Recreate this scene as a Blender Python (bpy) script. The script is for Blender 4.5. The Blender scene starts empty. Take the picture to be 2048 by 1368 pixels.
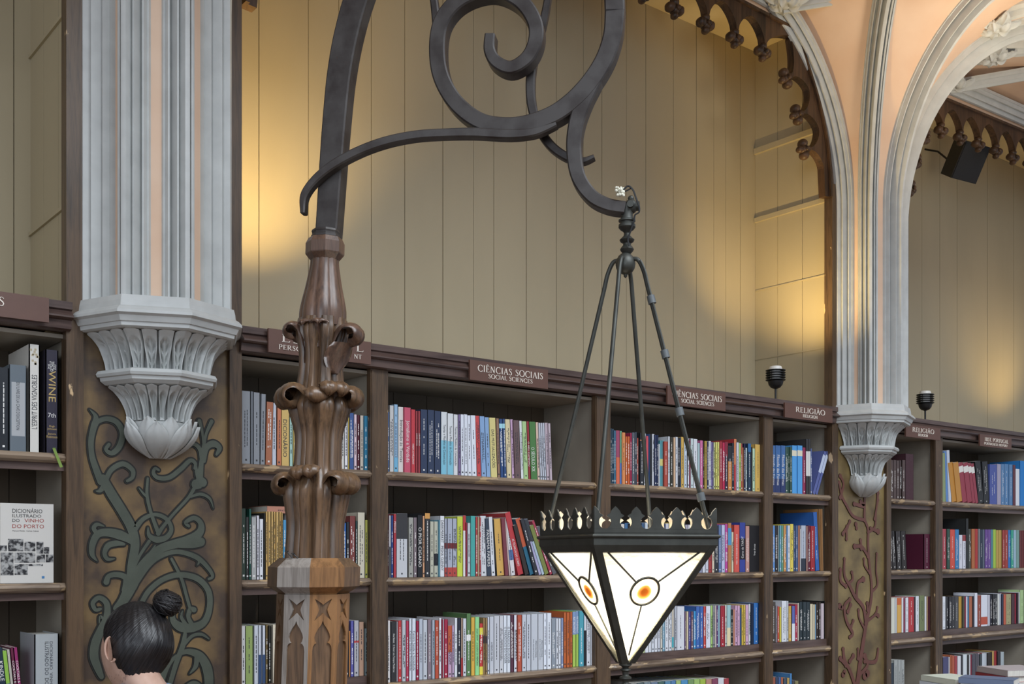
import bpy, bmesh, math, random
from mathutils import Vector, Matrix
from mathutils.geometry import tessellate_polygon

# ------------------------------------------------------------------ camera, world, sun, exposure
SC = bpy.context.scene
COL = SC.collection
D = 3.4            # distance to the book-case front plane (world Y)
H = 1.72           # camera height
F = 2212.0         # focal length in pixels (2048 wide frame)
HZ = 1108.0        # horizon row
TH = math.radians(38.4)
SN, CS = math.sin(TH), math.cos(TH)
cam = bpy.data.cameras.new('camera')
cam_o = bpy.data.objects.new('camera', cam)
COL.objects.link(cam_o)
cam_o.location = (0, 0, H)
cam_o.rotation_euler = (math.pi/2, 0, -TH)
cam.sensor_width = 36.0
cam.lens = F/2048*36.0
cam.shift_y = (HZ-684)/2048
cam.clip_start = 0.05
SC.camera = cam_o

SC.view_settings.view_transform = 'Standard'
SC.view_settings.look = 'None'
SC.view_settings.gamma = 1
SC.view_settings.use_curve_mapping = False
SC.view_settings.exposure = 0.38

w = bpy.data.worlds.new('world')
SC.world = w
w.use_nodes = True
w.node_tree.nodes['Background'].inputs[0].default_value = (0.80, 0.87, 1.0, 1)
w.node_tree.nodes['Background'].inputs[1].default_value = 0.42

def area(name, loc, target, sx, sy, power, color, spread=180):
    l = bpy.data.lights.new(name, 'AREA'); l.shape = 'RECTANGLE'; l.size = sx; l.size_y = sy
    l.energy = power; l.color = color
    o = bpy.data.objects.new(name, l); COL.objects.link(o); o.location = loc
    o.rotation_euler = (Vector(target)-Vector(loc)).to_track_quat('-Z', 'Y').to_euler()
    l.spread = math.radians(spread)
    return o
# daylight from the glazed roof over the hall, behind and above the camera
area('roof_skylight', (2.2, -3.6, 8.0), (2.6, 3.0, 1.8), 6.0, 4.5, 700, (0.86, 0.93, 1.0))
# the street-side windows far down the hall on the left
area('street_window', (-4.5, -3.0, 3.2), (2.0, 3.4, 2.0), 2.5, 3.0, 110, (0.82, 0.90, 1.0))
# warm lamps under the gallery, over the hall, that colour the vault
area('gallery_lamps', (5.0, 1.5, 2.9), (5.25, 2.75, 4.6), .5, .5, 6.5, (1.0, 0.86, 0.66), 80)

# ------------------------------------------------------------------ helpers
def ray(px):
    u = (px-1024)/F
    return SN+u*CS, CS-u*SN
def PY(px, y, Y):
    dx, dy = ray(px); t = Y/dy
    return Vector((dx*t, Y, H-(y-HZ)/F*t))
def PX(px, y, X):
    dx, dy = ray(px); t = X/dx
    return Vector((X, dy*t, H-(y-HZ)/F*t))
def PD(px, y, t):
    dx, dy = ray(px)
    return Vector((dx*t, dy*t, H-(y-HZ)/F*t))
def XY(px, Y=D):
    dx, dy = ray(px); return dx*Y/dy

ORG = {}
def tag(o, label=None, cat=None, group=None, kind=None):
    if label: o['label'] = label
    if cat: o['category'] = cat
    if group: o['group'] = group
    if kind: o['kind'] = kind
    return o
def empty(name, loc, label, cat, group=None, rot=None):
    o = bpy.data.objects.new(name, None); COL.objects.link(o)
    o.location = loc; o.empty_display_size = .05
    if rot: o.rotation_euler = rot
    ORG[o] = Vector(loc)
    return tag(o, label, cat, group)

class MB:
    def __init__(s): s.v = []; s.f = []; s.m = []; s.mi = 0
    def add(s, vs, fs):
        b = len(s.v); s.v += [tuple(p) for p in vs]
        for f in fs: s.f.append([b+i for i in f]); s.m.append(s.mi)
    def box(s, x0, x1, y0, y1, z0, z1, M=None):
        vs = [Vector((x, y, z)) for x in (x0, x1) for y in (y0, y1) for z in (z0, z1)]
        if M is not None: vs = [M @ p for p in vs]
        s.add(vs, [(0,1,3,2),(4,6,7,5),(0,4,5,1),(2,3,7,6),(0,2,6,4),(1,5,7,3)])
    def rings(s, R, closed=True, caps=True, loop=False):
        n = len(R[0]); vs = [p for r in R for p in r]; fs = []
        m = len(R)
        for i in range(m if loop else m-1):
            for j in range(n if closed else n-1):
                a, b = i*n+j, i*n+(j+1) % n
                c, d = ((i+1) % m)*n+(j+1) % n, ((i+1) % m)*n+j
                fs.append((a, b, c, d))
        if caps and not loop:
            fs.append(tuple(range(n))[::-1]); fs.append(tuple((m-1)*n+j for j in range(n)))
        s.add(vs, fs)
    def lathe(s, prof, c, n=24, ph=0, mod=None, caps=True):
        R = []
        for r, z in prof:
            ring = []
            for j in range(n):
                a = ph+2*math.pi*j/n
                rr = r*(mod(a, z) if mod else 1)
                ring.append((c[0]+rr*math.cos(a), c[1]+rr*math.sin(a), c[2]+z))
            R.append(ring)
        s.rings(R, True, caps)
    def tube(s, pts, rad, n=8, caps=True):
        pts = [Vector(p) for p in pts]; R = []
        up = Vector((0.13, 0.21, 1)).normalized(); pn = None
        for i, p in enumerate(pts):
            t = (pts[min(i+1, len(pts)-1)]-pts[max(i-1, 0)]).normalized()
            if pn is None:
                a = t.cross(up)
                if a.length < .1: a = t.cross(Vector((1, 0, 0)))
            else: a = pn-t*pn.dot(t)
            a.normalize(); pn = a; b = t.cross(a)
            r = rad[i] if isinstance(rad, (list, tuple)) else rad
            R.append([p+a*r*math.cos(2*math.pi*k/n)+b*r*math.sin(2*math.pi*k/n) for k in range(n)])
        s.rings(R, True, caps)
    def ball(s, c, r, n=10, m=7, sc=(1, 1, 1), M=None):
        R = []
        for i in range(m+1):
            t = math.pi*i/m; t = min(max(t, .02), math.pi-.02)
            ring = []
            for j in range(n):
                a = 2*math.pi*j/n
                p = Vector((r*sc[0]*math.sin(t)*math.cos(a), r*sc[1]*math.sin(t)*math.sin(a), -r*sc[2]*math.cos(t)))
                if M is not None: p = M @ p
                ring.append(Vector(c)+p)
            R.append(ring)
        s.rings(R)
    def prism(s, poly, fn, d0, d1):
        """poly: 2-D outline, fn(a, b, d) -> 3-D point"""
        n = len(poly)
        vs = [fn(a, b, d0) for a, b in poly]+[fn(a, b, d1) for a, b in poly]
        fs = [(i, (i+1) % n, n+(i+1) % n, n+i) for i in range(n)]
        tri = tessellate_polygon([[Vector((a, b, 0)) for a, b in poly]])
        for t in tri:
            fs.append(tuple(t)); fs.append(tuple(n+i for i in t[::-1]))
        s.add(vs, fs)
    def strip(s, A, B, fn, d0, d1):
        """solid ribbon between 2-D curves A and B"""
        R = []
        for (a, b) in zip(A, B):
            R.append([fn(a[0], a[1], d0), fn(b[0], b[1], d0), fn(b[0], b[1], d1), fn(a[0], a[1], d1)])
        s.rings(R)
    def build(s, name, mat, parent=None, origin=None, smooth=False, sharp=None):
        me = bpy.data.meshes.new(name)
        if origin is None: origin = ORG[parent] if parent is not None else Vector((0, 0, 0))
        origin = Vector(origin)
        ox, oy, oz = origin
        me.from_pydata([(p[0]-ox, p[1]-oy, p[2]-oz) for p in s.v], [], s.f)
        mats = mat if isinstance(mat, (list, tuple)) else [mat]
        for m_ in mats: me.materials.append(m_)
        if len(mats) > 1: me.polygons.foreach_set('material_index', s.m)
        bm = bmesh.new(); bm.from_mesh(me)
        bmesh.ops.recalc_face_normals(bm, faces=bm.faces)
        if smooth:
            lim = math.radians(sharp or 40)
            for f in bm.faces: f.smooth = True
            for e in bm.edges:
                if len(e.link_faces) == 2 and e.calc_face_angle(0) > lim: e.smooth = False
        bm.to_mesh(me); bm.free()
        o = bpy.data.objects.new(name, me); COL.objects.link(o)
        if parent is not None:
            o.parent = parent; o.location = origin-ORG[parent]
        else: o.location = origin
        ORG[o] = origin
        return o

def crom(pts, k=6, closed=False):
    pts = [tuple(p) for p in pts]; n = len(pts); out = []
    seg = n if closed else n-1
    for i in range(seg):
        if closed: P = [pts[(i+q) % n] for q in (-1, 0, 1, 2)]
        else: P = [pts[max(i-1, 0)], pts[i], pts[i+1], pts[min(i+2, n-1)]]
        for j in range(k):
            t = j/k
            out.append(tuple(.5*((2*b)+(-a+c)*t+(2*a-5*b+4*c-d)*t*t+(-a+3*b-3*c+d)*t**3) for a, b, c, d in zip(*P)))
    if not closed: out.append(pts[-1])
    return out
def normals2(pts):
    N = []
    for i in range(len(pts)):
        a, b = pts[max(i-1, 0)], pts[min(i+1, len(pts)-1)]
        dx, dy = b[0]-a[0], b[1]-a[1]; l = math.hypot(dx, dy) or 1
        N.append((-dy/l, dx/l))
    return N

# ------------------------------------------------------------------ materials
def lin(c):
    if isinstance(c, str):
        c = [int(c[i:i+2], 16)/255 for i in (0, 2, 4)]
    return tuple(((x/12.92) if x <= .04045 else ((x+.055)/1.055)**2.4) for x in c)+(1,)
def base(name):
    m = bpy.data.materials.new(name); m.use_nodes = True
    nt = m.node_tree; return m, nt, nt.nodes['Principled BSDF']
def pmat(name, col, rough=.6, var=.12, scale=20, bump=.1, metal=0, stretch=(1, 1, 1), col2=None, spec=.5, dist=.002, fac=(.35, .65), detail=5, coat=0):
    m, nt, b = base(name); N = nt.nodes; L = nt.links
    tc = N.new('ShaderNodeTexCoord'); mp = N.new('ShaderNodeMapping'); mp.inputs['Scale'].default_value = stretch
    L.new(tc.outputs['Object'], mp.inputs[0])
    no = N.new('ShaderNodeTexNoise'); no.inputs['Scale'].default_value = scale; no.inputs['Detail'].default_value = detail
    L.new(mp.outputs[0], no.inputs['Vector'])
    c = lin(col); c2 = lin(col2) if col2 else tuple(x*(1-var*2) for x in c[:3])+(1,)
    rp = N.new('ShaderNodeValToRGB'); rp.color_ramp.elements[0].position = fac[0]; rp.color_ramp.elements[1].position = fac[1]
    rp.color_ramp.elements[0].color = c2; rp.color_ramp.elements[1].color = c
    L.new(no.outputs[0], rp.inputs[0]); L.new(rp.outputs[0], b.inputs['Base Color'])
    b.inputs['Roughness'].default_value = rough; b.inputs['Metallic'].default_value = metal
    b.inputs['Specular IOR Level'].default_value = spec
    b.inputs['Coat Weight'].default_value = coat
    if bump:
        bp = N.new('ShaderNodeBump'); bp.inputs['Strength'].default_value = bump; bp.inputs['Distance'].default_value = dist
        L.new(no.outputs[0], bp.inputs['Height']); L.new(bp.outputs[0], b.inputs['Normal'])
    return m
def wood(name, c_dark, c_light, rough=.42, axis='z', scale=9, bump=.25, knots=True, chips=None, spec=.4):
    """long-grained oak: stretched noise driving a ramp, plus fine pores and optional paint chips"""
    m, nt, b = base(name); N = nt.nodes; L = nt.links
    tc = N.new('ShaderNodeTexCoord'); mp = N.new('ShaderNodeMapping')
    st = {'z': (1, 1, .07), 'x': (.07, 1, 1), 'y': (1, .07, 1)}[axis]; mp.inputs['Scale'].default_value = st
    L.new(tc.outputs['Object'], mp.inputs[0])
    n1 = N.new('ShaderNodeTexNoise'); n1.inputs['Scale'].default_value = scale*3; n1.inputs['Detail'].default_value = 4
    n1.inputs['Distortion'].default_value = 1.6
    n2 = N.new('ShaderNodeTexNoise'); n2.inputs['Scale'].default_value = scale*26; n2.inputs['Detail'].default_value = 3
    n3 = N.new('ShaderNodeTexNoise'); n3.inputs['Scale'].default_value = 3.0; n3.inputs['Detail'].default_value = 3
    L.new(mp.outputs[0], n1.inputs['Vector']); L.new(mp.outputs[0], n2.inputs['Vector']); L.new(tc.outputs['Object'], n3.inputs['Vector'])
    ad = N.new('ShaderNodeMath'); ad.operation = 'MULTIPLY_ADD'; ad.inputs[1].default_value = .45
    L.new(n2.outputs[0], ad.inputs[0]); L.new(n1.outputs[0], ad.inputs[2])
    ad2 = N.new('ShaderNodeMath'); ad2.operation = 'MULTIPLY_ADD'; ad2.inputs[1].default_value = .5
    L.new(n3.outputs[0], ad2.inputs[0]); L.new(ad.outputs[0], ad2.inputs[2])
    rp = N.new('ShaderNodeValToRGB'); e = rp.color_ramp.elements
    e[0].position = .68; e[1].position = 1.02
    e[0].color = lin(c_dark); e[1].color = lin(c_light)
    sub = N.new('ShaderNodeMath'); sub.operation = 'MULTIPLY'; sub.inputs[1].default_value = .9
    L.new(ad2.outputs[0], sub.inputs[0]); L.new(sub.outputs[0], rp.inputs[0])
    outc = rp.outputs[0]
    if chips:
        n4 = N.new('ShaderNodeTexNoise'); n4.inputs['Scale'].default_value = 22; n4.inputs['Detail'].default_value = 6
        mp4 = N.new('ShaderNodeMapping'); mp4.inputs['Scale'].default_value = {'z': (1, 1, .4), 'x': (.35, 1, 1), 'y': (1, .4, 1)}[axis]
        L.new(tc.outputs['Object'], mp4.inputs[0]); L.new(mp4.outputs[0], n4.inputs['Vector'])
        r4 = N.new('ShaderNodeValToRGB'); r4.color_ramp.elements[0].position = chips[1]; r4.color_ramp.elements[1].position = chips[1]+.02
        r4.color_ramp.elements[0].color = (0, 0, 0, 1); r4.color_ramp.elements[1].color = (1, 1, 1, 1)
        L.new(n4.outputs[0], r4.inputs[0])
        mx = N.new('ShaderNodeMixRGB'); mx.inputs[2].default_value = lin(chips[0])
        L.new(r4.outputs[0], mx.inputs[0]); L.new(outc, mx.inputs[1]); outc = mx.outputs[0]
    L.new(outc, b.inputs['Base Color'])
    b.inputs['Roughness'].default_value = rough; b.inputs['Specular IOR Level'].default_value = spec
    bp = N.new('ShaderNodeBump'); bp.inputs['Strength'].default_value = bump; bp.inputs['Distance'].default_value = .0015
    L.new(ad.outputs[0], bp.inputs['Height']); L.new(bp.outputs[0], b.inputs['Normal'])
    return m
PL = {}
def plain(col, rough=.45, spec=.4):
    r_, g_, b2_ = [int(col[i:i+2], 16) for i in (0, 2, 4)]; y_ = .3*r_+.55*g_+.15*b2_
    col = '%02x%02x%02x' % tuple(int(max(0, min(255, c*.86+y_*.14))) for c in (r_, g_, b2_))
    k = (col, rough)
    if k not in PL:
        m, nt, b = base('cover_'+str(len(PL)))
        b.inputs['Base Color'].default_value = lin(col); b.inputs['Roughness'].default_value = rough
        b.inputs['Specular IOR Level'].default_value = spec
        # faint scuffing of the printed surface
        N = nt.nodes; L = nt.links; tc = N.new('ShaderNodeTexCoord'); no = N.new('ShaderNodeTexNoise'); no.inputs['Scale'].default_value = 60
        mr = N.new('ShaderNodeMapRange'); mr.inputs['To Min'].default_value = rough-.08; mr.inputs['To Max'].default_value = rough+.12
        L.new(tc.outputs['Object'], no.inputs['Vector']); L.new(no.outputs[0], mr.inputs['Value']); L.new(mr.outputs[0], b.inputs['Roughness'])
        PL[k] = m
    return PL[k]

M_WALL = pmat('beige_painted_boards', 'b6aa8d', .55, .05, 3.0, .05, stretch=(1, 1, .35), dist=.004, fac=(.3, .7))
M_SOFF = pmat('pale_painted_soffit', 'd6c59c', .6, .05, 4, .05)
M_NICHE = pmat('grey_green_shelf_paint', 'a0988a', .5, .08, 6, .08)
M_BACK = pmat('brown_grey_back_boards', '5a4f40', .6, .12, 5, .1, stretch=(1, 1, .3))
M_STONE = pmat('pale_grey_plaster_paint', 'c6c9c7', .5, .07, 16, .3, dist=.0015, fac=(.3, .7))
M_VAULTRIB = M_STONE
M_PINK = pmat('salmon_plaster', 'e0c3aa', .75, .05, 4, .1, col2='d8b79c')
M_STILE = wood('dark_oak_stile', '42352a', '604c39', .38, 'z', 12, chips=('cdb088', .70))
M_SHELF = wood('worn_oak_shelf_edge', '54453a', '94826f', .36, 'x', 9, chips=('b39a78', .57))
M_CORN = wood('brown_painted_cornice', '463733', '65534d', .34, 'x', 6, .12)
M_ARCH = wood('carved_brown_oak', '2e2219', '573f2b', .45, 'z', 8)
M_SIGN = pmat('brown_sign_board', '64463b', .5, .03, 30, .03)
M_CREAM = pmat('cream_lettering', 'efe6da', .5, .02, 30, 0)
M_PANEL = pmat('mottled_brown_gilt_panel', '7c6440', .42, .1, 6, .3, col2='45372d', dist=.002, fac=(.42, .62), detail=9, spec=.5)
M_GREENS = pmat('dull_green_relief', '4c5247', .55, .08, 12, .15, col2='40463c')
M_OUTL = pmat('dark_outline_paint', '131410', .6, .05, 20, 0)
M_PANEL2 = pmat('mottled_olive_gilt_panel', '8e7a4e', .42, .1, 6, .3, col2='5a4a30', dist=.002, fac=(.34, .68), detail=9)
M_CORAL = pmat('wine_brown_relief', '6a4036', .5, .08, 20, .15)
M_IRON = pmat('dark_wrought_iron', '423e3c', .50, .18, 18, .35, col2='2b2422', metal=.35, dist=.002, fac=(.3, .6), spec=.5)
M_LAMPI = pmat('lantern_dark_metal', '454641', .48, .15, 22, .3, metal=.45, dist=.0015)
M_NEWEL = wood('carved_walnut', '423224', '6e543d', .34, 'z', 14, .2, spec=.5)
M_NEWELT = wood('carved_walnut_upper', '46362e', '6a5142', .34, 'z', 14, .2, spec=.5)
M_NEWELG = wood('grey_walnut', '736a62', '968e86', .4, 'z', 12, .2)
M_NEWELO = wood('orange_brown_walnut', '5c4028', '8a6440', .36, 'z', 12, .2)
M_FLOOR = wood('floor_boards', '4a3524', '7a5a3c', .4, 'x', 4)
M_BLACK = pmat('black_metal', '17181a', .45, .1, 30, .1)
M_PAGES = pmat('page_edges', 'd9d5cb', .8, .1, 300, .1, stretch=(1, 1, .05))
# ------------------------------------------------------------------ setting: floor, walls, ceiling
ZS = H+.515*D                # springing line of the vault
HH, RR = 1.0, .75            # rise and spread of the vault conoids
ZC = ZS+HH                   # flat crown of the vault
YB = 1.15*D                  # back wall of the niches
BAYX = [(-.66, .2941), (.4575, 1.3988), (1.5528, 2.50)]     # openings in units of D
COLX = [.377*D, 1.479*D]
m = MB(); m.box(-4, 9.5, -4, YB+.3, -.1, 0); tag(m.build('floor', M_FLOOR), kind='structure')

lines = [518, 617, 678, 743, 810, 886, 947, 988, 1053, 1113, 1167, 1204, 1253, 1292, 1347, 1393, 1428, 1452, 1481]
xs = [XY(p, YB) for p in lines]
rnd = random.Random(4)
lo = xs[0]; left = []
while lo > -3: lo -= rnd.choice([.12, .15, .19, .21]); left.append(lo)
hi = xs[-1]; right = []
while hi < 9: hi += rnd.choice([.12, .15, .18, .21]); right.append(hi)
xs = left[::-1]+xs+right
m = MB(); m.box(-3, 9.2, YB+.012, YB+.10, 0, ZC+.1)
for a, b in zip(xs[:-1], xs[1:]):
    d = rnd.uniform(0, .002)
    m.box(a+.0015, b-.0015, YB+d, YB+.02, 0, ZC)
tag(m.build('wall_back', M_WALL), kind='structure')

# niche side walls (boarded) and their batten strips
k = 0
for i, (a, b) in enumerate(BAYX):
    for side in (0, 1):
        X = (a-.0125)*D if side == 0 else (b+.0115)*D
        s = -1 if side == 0 else 1
        m = MB()
        for q in range(3):
            y0 = D+.04+q*.16; m.box(X, X+s*.03, y0+.001, min(y0+.158, YB), H+.60, H+.807*D)
        tag(m.build('wall_niche_'+str(k), M_WALL), kind='structure'); k += 1
# soffit of the niches
m = MB()
for a, b in BAYX: m.box((a-.02)*D, (b+.02)*D, D+.03, YB, H+.807*D, H+.86*D)
tag(m.build('trim_1', M_SOFF), kind='structure')

# masonry spandrel wall over the arches, above the wood fringe
def wall_arch_curve(e, s, n=18):
    """stone/wood arch line: from opening edge e (metres) curving in direction s, returns (X, Z)"""
    P = [(0, .50), (0.004, .545), (.010, .60), (.028, .655), (.052, .70), (.088, .757), (.215, .7615), (.50, .770)]
    P2 = crom(P[:6], n//3)+[P[6], P[7]]
    return [(e+s*p*D, H+z*D) for p, z in P2]
m = MB()
yA, yB_ = D-.03, D+.05
for a, b in BAYX:
    for e, s in ((a*D, 1), (b*D, -1)):
        c = wall_arch_curve(e, s)
        mid = (a+b)/2*D
        c = [(x, z) for x, z in c if (mid-x)*s > 0]+[(mid, H+.770*D)]
        c = [(x, z) for x, z in c if z >= H+.544*D]
        m.strip(c, [(x, ZC+.12) for x, z in c], lambda p, q, d: (p, d, q), D+.01, D+.05)
for a, b in ((BAYX[0][1], BAYX[1][0]), (BAYX[1][1], BAYX[2][0])):
    m.box(a*D, b*D, D+.01, D+.05, H+.545*D, ZC+.12)
tag(m.build('wall_spandrel', M_PINK), kind='structure')

# flat crown of the vault with round cut-outs is built as one sheet beyond the conoids
def conoid_r(z, Rm=RR):
    if z <= ZS: return 0.
    t = min((z-ZS)/HH, 1); return Rm*(1-math.sqrt(max(0, 1-t*t)))
RC = .165
def web_mesh(cx, z0, both=True):
    m = MB(); R = []
    zs = [z0, ZS]+[ZS+HH*math.sin(math.pi/2*k/24) for k in range(1, 25)]
    for z in zs:
        r = RC+conoid_r(z)
        R.append([(cx+r*math.cos(a), D-r*math.sin(a), z) for a in [math.pi*j/48 for j in range(49)]])
    m.rings(R, closed=False, caps=False)
    return m
# ceiling sheet: grid with holes left where the conoids stand
m = MB(); R0 = RC+RR
def ceil_sheet():
    n = 64
    for cx in COLX:
        inner = [(cx+R0*math.cos(math.pi*j/n), D-R0*math.sin(math.pi*j/n)) for j in range(n+1)]
        bx = 1.85; by = 2.4; outer = []
        for j in range(n+1):
            a = math.pi*j/n; c, s = math.cos(a), math.sin(a)
            t = min(bx/abs(c) if abs(c) > 1e-6 else 1e9, by/s if s > 1e-6 else 1e9)
            outer.append((cx+t*c, D-t*s))
        m.rings([[(x, y, ZC) for x, y in inner], [(x, y, ZC) for x, y in outer],
                 [(x, y, ZC+.05) for x, y in outer], [(x, y, ZC+.05) for x, y in inner]], closed=False, caps=False, loop=True)
ceil_sheet()
m.box(COLX[1]+1.85, 9.2, D-2.4, D+.05, ZC, ZC+.05)
m.box(-3, COLX[0]-1.85, D-2.4, D+.05, ZC, ZC+.05)
tag(m.build('ceiling', M_PINK), kind='structure')

# ------------------------------------------------------------------ clustered columns with their corbels and ribs
HALF = [(0, .072), (.007, .071), (.010, .062), (.011, .046), (.017, .036), (.019, .052), (.025, .053), (.027, .044), (.028, .012), (.034, .008),
        (.036, .024), (.041, .023), (.043, .004), (.048, .004), (.049, -.012)]
PROF = [(-a, b) for a, b in HALF[::-1]]+HALF[1:]
def rib_sweep(path, lat, cx, cy, mb, prof=PROF, sc=1.0, wall=False):
    """path: list of (point3, normal3)"""
    R = []
    for p, nrm in path:
        k_ = sc*(1+.18*max(0, min(1, (p.z-ZS)/HH))**.8); kb = 1.0 if wall else k_*(1+.10*max(0, min(1, (p.z-ZS)/.3))) ; R.append([p+lat*a*k_+nrm*b*kb for a, b in prof])
    mb.rings(R)
def column_rib(cx, phi, z0, Rm, zend=None, tail=None):
    d = Vector((math.cos(phi), -math.sin(phi), 0)); lat = Vector((math.sin(phi), math.cos(phi), 0))
    c = Vector((cx, D, 0)); path = []
    tm = 1.0 if zend is None else (zend-ZS)/HH
    ks = 22; zz = [z0, ZS-.001]
    for k in range(ks+1):
        t = math.asin(tm)*k/ks; zz.append(ZS+HH*math.sin(t))
    pts = []
    for z in zz:
        pts.append((RC+conoid_r(z, Rm), z))
    if tail: pts += tail(pts[-1])
    for i, (r, z) in enumerate(pts):
        a, b = pts[max(i-1, 0)], pts[min(i+1, len(pts)-1)]
        tr, tz = b[0]-a[0], b[1]-a[1]; l = math.hypot(tr, tz)
        nrm = d*(tz/l)+Vector((0, 0, -tr/l))
        path.append((c+d*r+Vector((0, 0, z)), nrm))
    return path, lat

def oct_ring(cx, R, z, n=8):
    return [(cx+R*math.cos(math.pi*k/4), D-R*math.sin(math.pi*k/4), z) for k in range(5)]
def half_oct(m, cx, prof):
    R = [oct_ring(cx, r, z) for r, z in prof]
    m.rings(R, closed=True)
def oct_pt(cx, R, z, a):
    """point on the octagon outline (vertex radius R) at angle a from +X toward -Y"""
    k = (a % (math.pi/4))-math.pi/8
    r = R*math.cos(math.pi/8)/math.cos(k)
    return Vector((cx+r*math.cos(a), D-r*math.sin(a), z))

def leaf_tier(m, cx, zt, zb, Rt, Rb, n, kind):
    """ring of acanthus leaves on a concave flaring bell, tips curling out under the moulding"""
    nv, nu = 26, 17
    bell = lambda v: Rb+(Rt-Rb)*(v**1.75)
    R = []
    for i in range(13):
        v = i/12; R.append([oct_pt(cx, bell(v)*.93-.004, zb+(zt-zb)*v, math.pi*j/32) for j in range(33)])
    m.rings(R, closed=True)
    for q in range(n):
        a0 = math.pi*(q+.5)/n; hw = math.pi/n*.5
        G = []
        for i in range(nv+1):
            v = i/nv; row = []
            sm = lambda x, a_, b_: (lambda t: t*t*(3-2*t))(min(1, max(0, (x-a_)/(b_-a_))))
            w = hw*(.66+.31*sm(v, .15, .65)) if kind == 0 else hw*(.58+.40*sm(v, .2, .8))
            curl = .014*sm(v, .60, 1) if kind == 0 else .008*sm(v, .6, 1)
            for j in range(nu):
                u = -1+2*j/(nu-1)
                head = .80-.25*u*u                       # the scooped field ends in a round arch below the tip
                field = sm(v, .04, .12)*(1-sm(v, head-.03, head+.03))*(1-sm(abs(u), .60, .78))
                mid = math.exp(-(u/.20)**2)*.010*(1 if kind == 0 else .3)
                vein = .0045*math.sin(24*(v-abs(u)*.34))*min(1, abs(u)*3) if kind == 0 else 0
                edge = -.014 if abs(u) > .95 else 0
                off = .016+curl+edge-field*(.019-mid-vein)+.008*sm(v, .82, 1)*(1-abs(u))
                z = zb+(zt-zb)*(v*.985-.35*max(0, v-.85)*abs(u))
                p = oct_pt(cx, bell(v), z, a0+w*u)
                rad = Vector((p.x-cx, p.y-D, 0)).normalized()
                row.append(p+rad*off)
            G.append(row)
        m.rings(G, closed=False, caps=False)

def make_column(cx, label, chips_seed):
    z_ab = H+.729
    root = empty('clustered_column', (cx, D, H+.30), label, 'column', 'plaster clustered columns on leafy corbels')
    # five rib bundles
    for k, (phi, Rm) in enumerate(((0, .92), (math.pi/4, .75), (math.pi/2, .75), (3*math.pi/4, .75), (math.pi, .92))):
        wallrib = k in (0, 4)
        tail = (lambda e: [(e[0]+.12, e[1]+.006), (e[0]+.5, e[1]+.018), (e[0]+1.0, e[1]+.032)]) if wallrib else None
        path, lat = column_rib(cx, phi, z_ab, Rm, H+.79*D if wallrib else None, tail)
        if wallrib:
            path = [(p+Vector((0, -.012, 0)), n) for p, n in path]
        m = MB(); rib_sweep(path, lat, cx, D, m, wall=wallrib)
        m.build('shaft_rib', M_STONE, root, smooth=True, sharp=28)
    m = web_mesh(cx, z_ab); m.build('pink_web', M_PINK, root, smooth=True)
    # abacus and collar
    m = MB(); half_oct(m, cx, [(.246, z_ab+.028), (.250, z_ab+.012), (.252, z_ab-.004), (.262, z_ab-.010), (.272, z_ab-.020), (.273, z_ab-.028),
                               (.262, z_ab-.034), (.256, z_ab-.046), (.254, z_ab-.050), (.249, z_ab-.051), (.247, z_ab-.062), (.237, z_ab-.066), (.200, z_ab-.066)])
    m.build('abacus', M_STONE, root)
    m = MB(); leaf_tier(m, cx, H+.668, H+.545, .190, .152, 13, 0); m.build('upper_leaf_tier', M_STONE, root, smooth=True, sharp=50)
    m = MB(); half_oct(m, cx, [(.172, H+.556), (.186, H+.552), (.192, H+.542), (.188, H+.534), (.180, H+.532), (.178, H+.522), (.164, H+.512), (.150, H+.508)])
    m.build('neck_ring', M_STONE, root)
    m = MB(); leaf_tier(m, cx, H+.512, H+.408, .132, .086, 13, 1); m.build('lower_leaf_tier', M_STONE, root, smooth=True, sharp=50)
    # pendant bud: overlapping pointed petals
    m = MB(); bell = lambda v: .100*math.sin(math.pi/2*min(1, v*1.25+.06))**.75
    R = []
    for i in range(14):
        v = i/13; r = bell(v)*.96
        R.append([(cx+r*math.cos(math.pi*j/24), D-r*math.sin(math.pi*j/24), H+.297+.108*v) for j in range(25)])
    m.rings(R)
    for q, (n, vt, hw0) in enumerate(((5, 1.12, .40), (4, .96, .36))):
        for s_ in range(n):
            a0 = math.pi*(s_+.5)/n if q == 0 else math.pi*(s_+.5)/n
            if q == 1: a0 += .0
            G = []
            for i in range(13):
                v = i/12; row = []
                w = hw0*math.sin(math.pi*(.12+.88*v))**.7 if v < .999 else .02
                for j in range(9):
                    u = -1+2*j/8
                    vv = v*vt
                    r = bell(min(vv, 1))+.003+q*.008+.012*max(0, v-.5)**1.5*2+.008*(1-abs(u))-.004*abs(u)+.006*math.exp(-((abs(u)-.85)/.15)**2)
                    a = a0+w*u; row.append((cx+r*math.cos(a), D-r*math.sin(a), H+.297+.108*vv))
                G.append(row)
            m.rings(G, closed=False, caps=False)
    m.build('pendant_bud', M_STONE, root, smooth=True, sharp=50)
    # 
    return root
col1 = make_column(COLX[0], 'large plaster column on leaf corbel beside the woman with the bun', 1)
col2 = make_column(COLX[1], 'farther plaster column with ribs fanning up to the pink vault on the right', 2)

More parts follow.
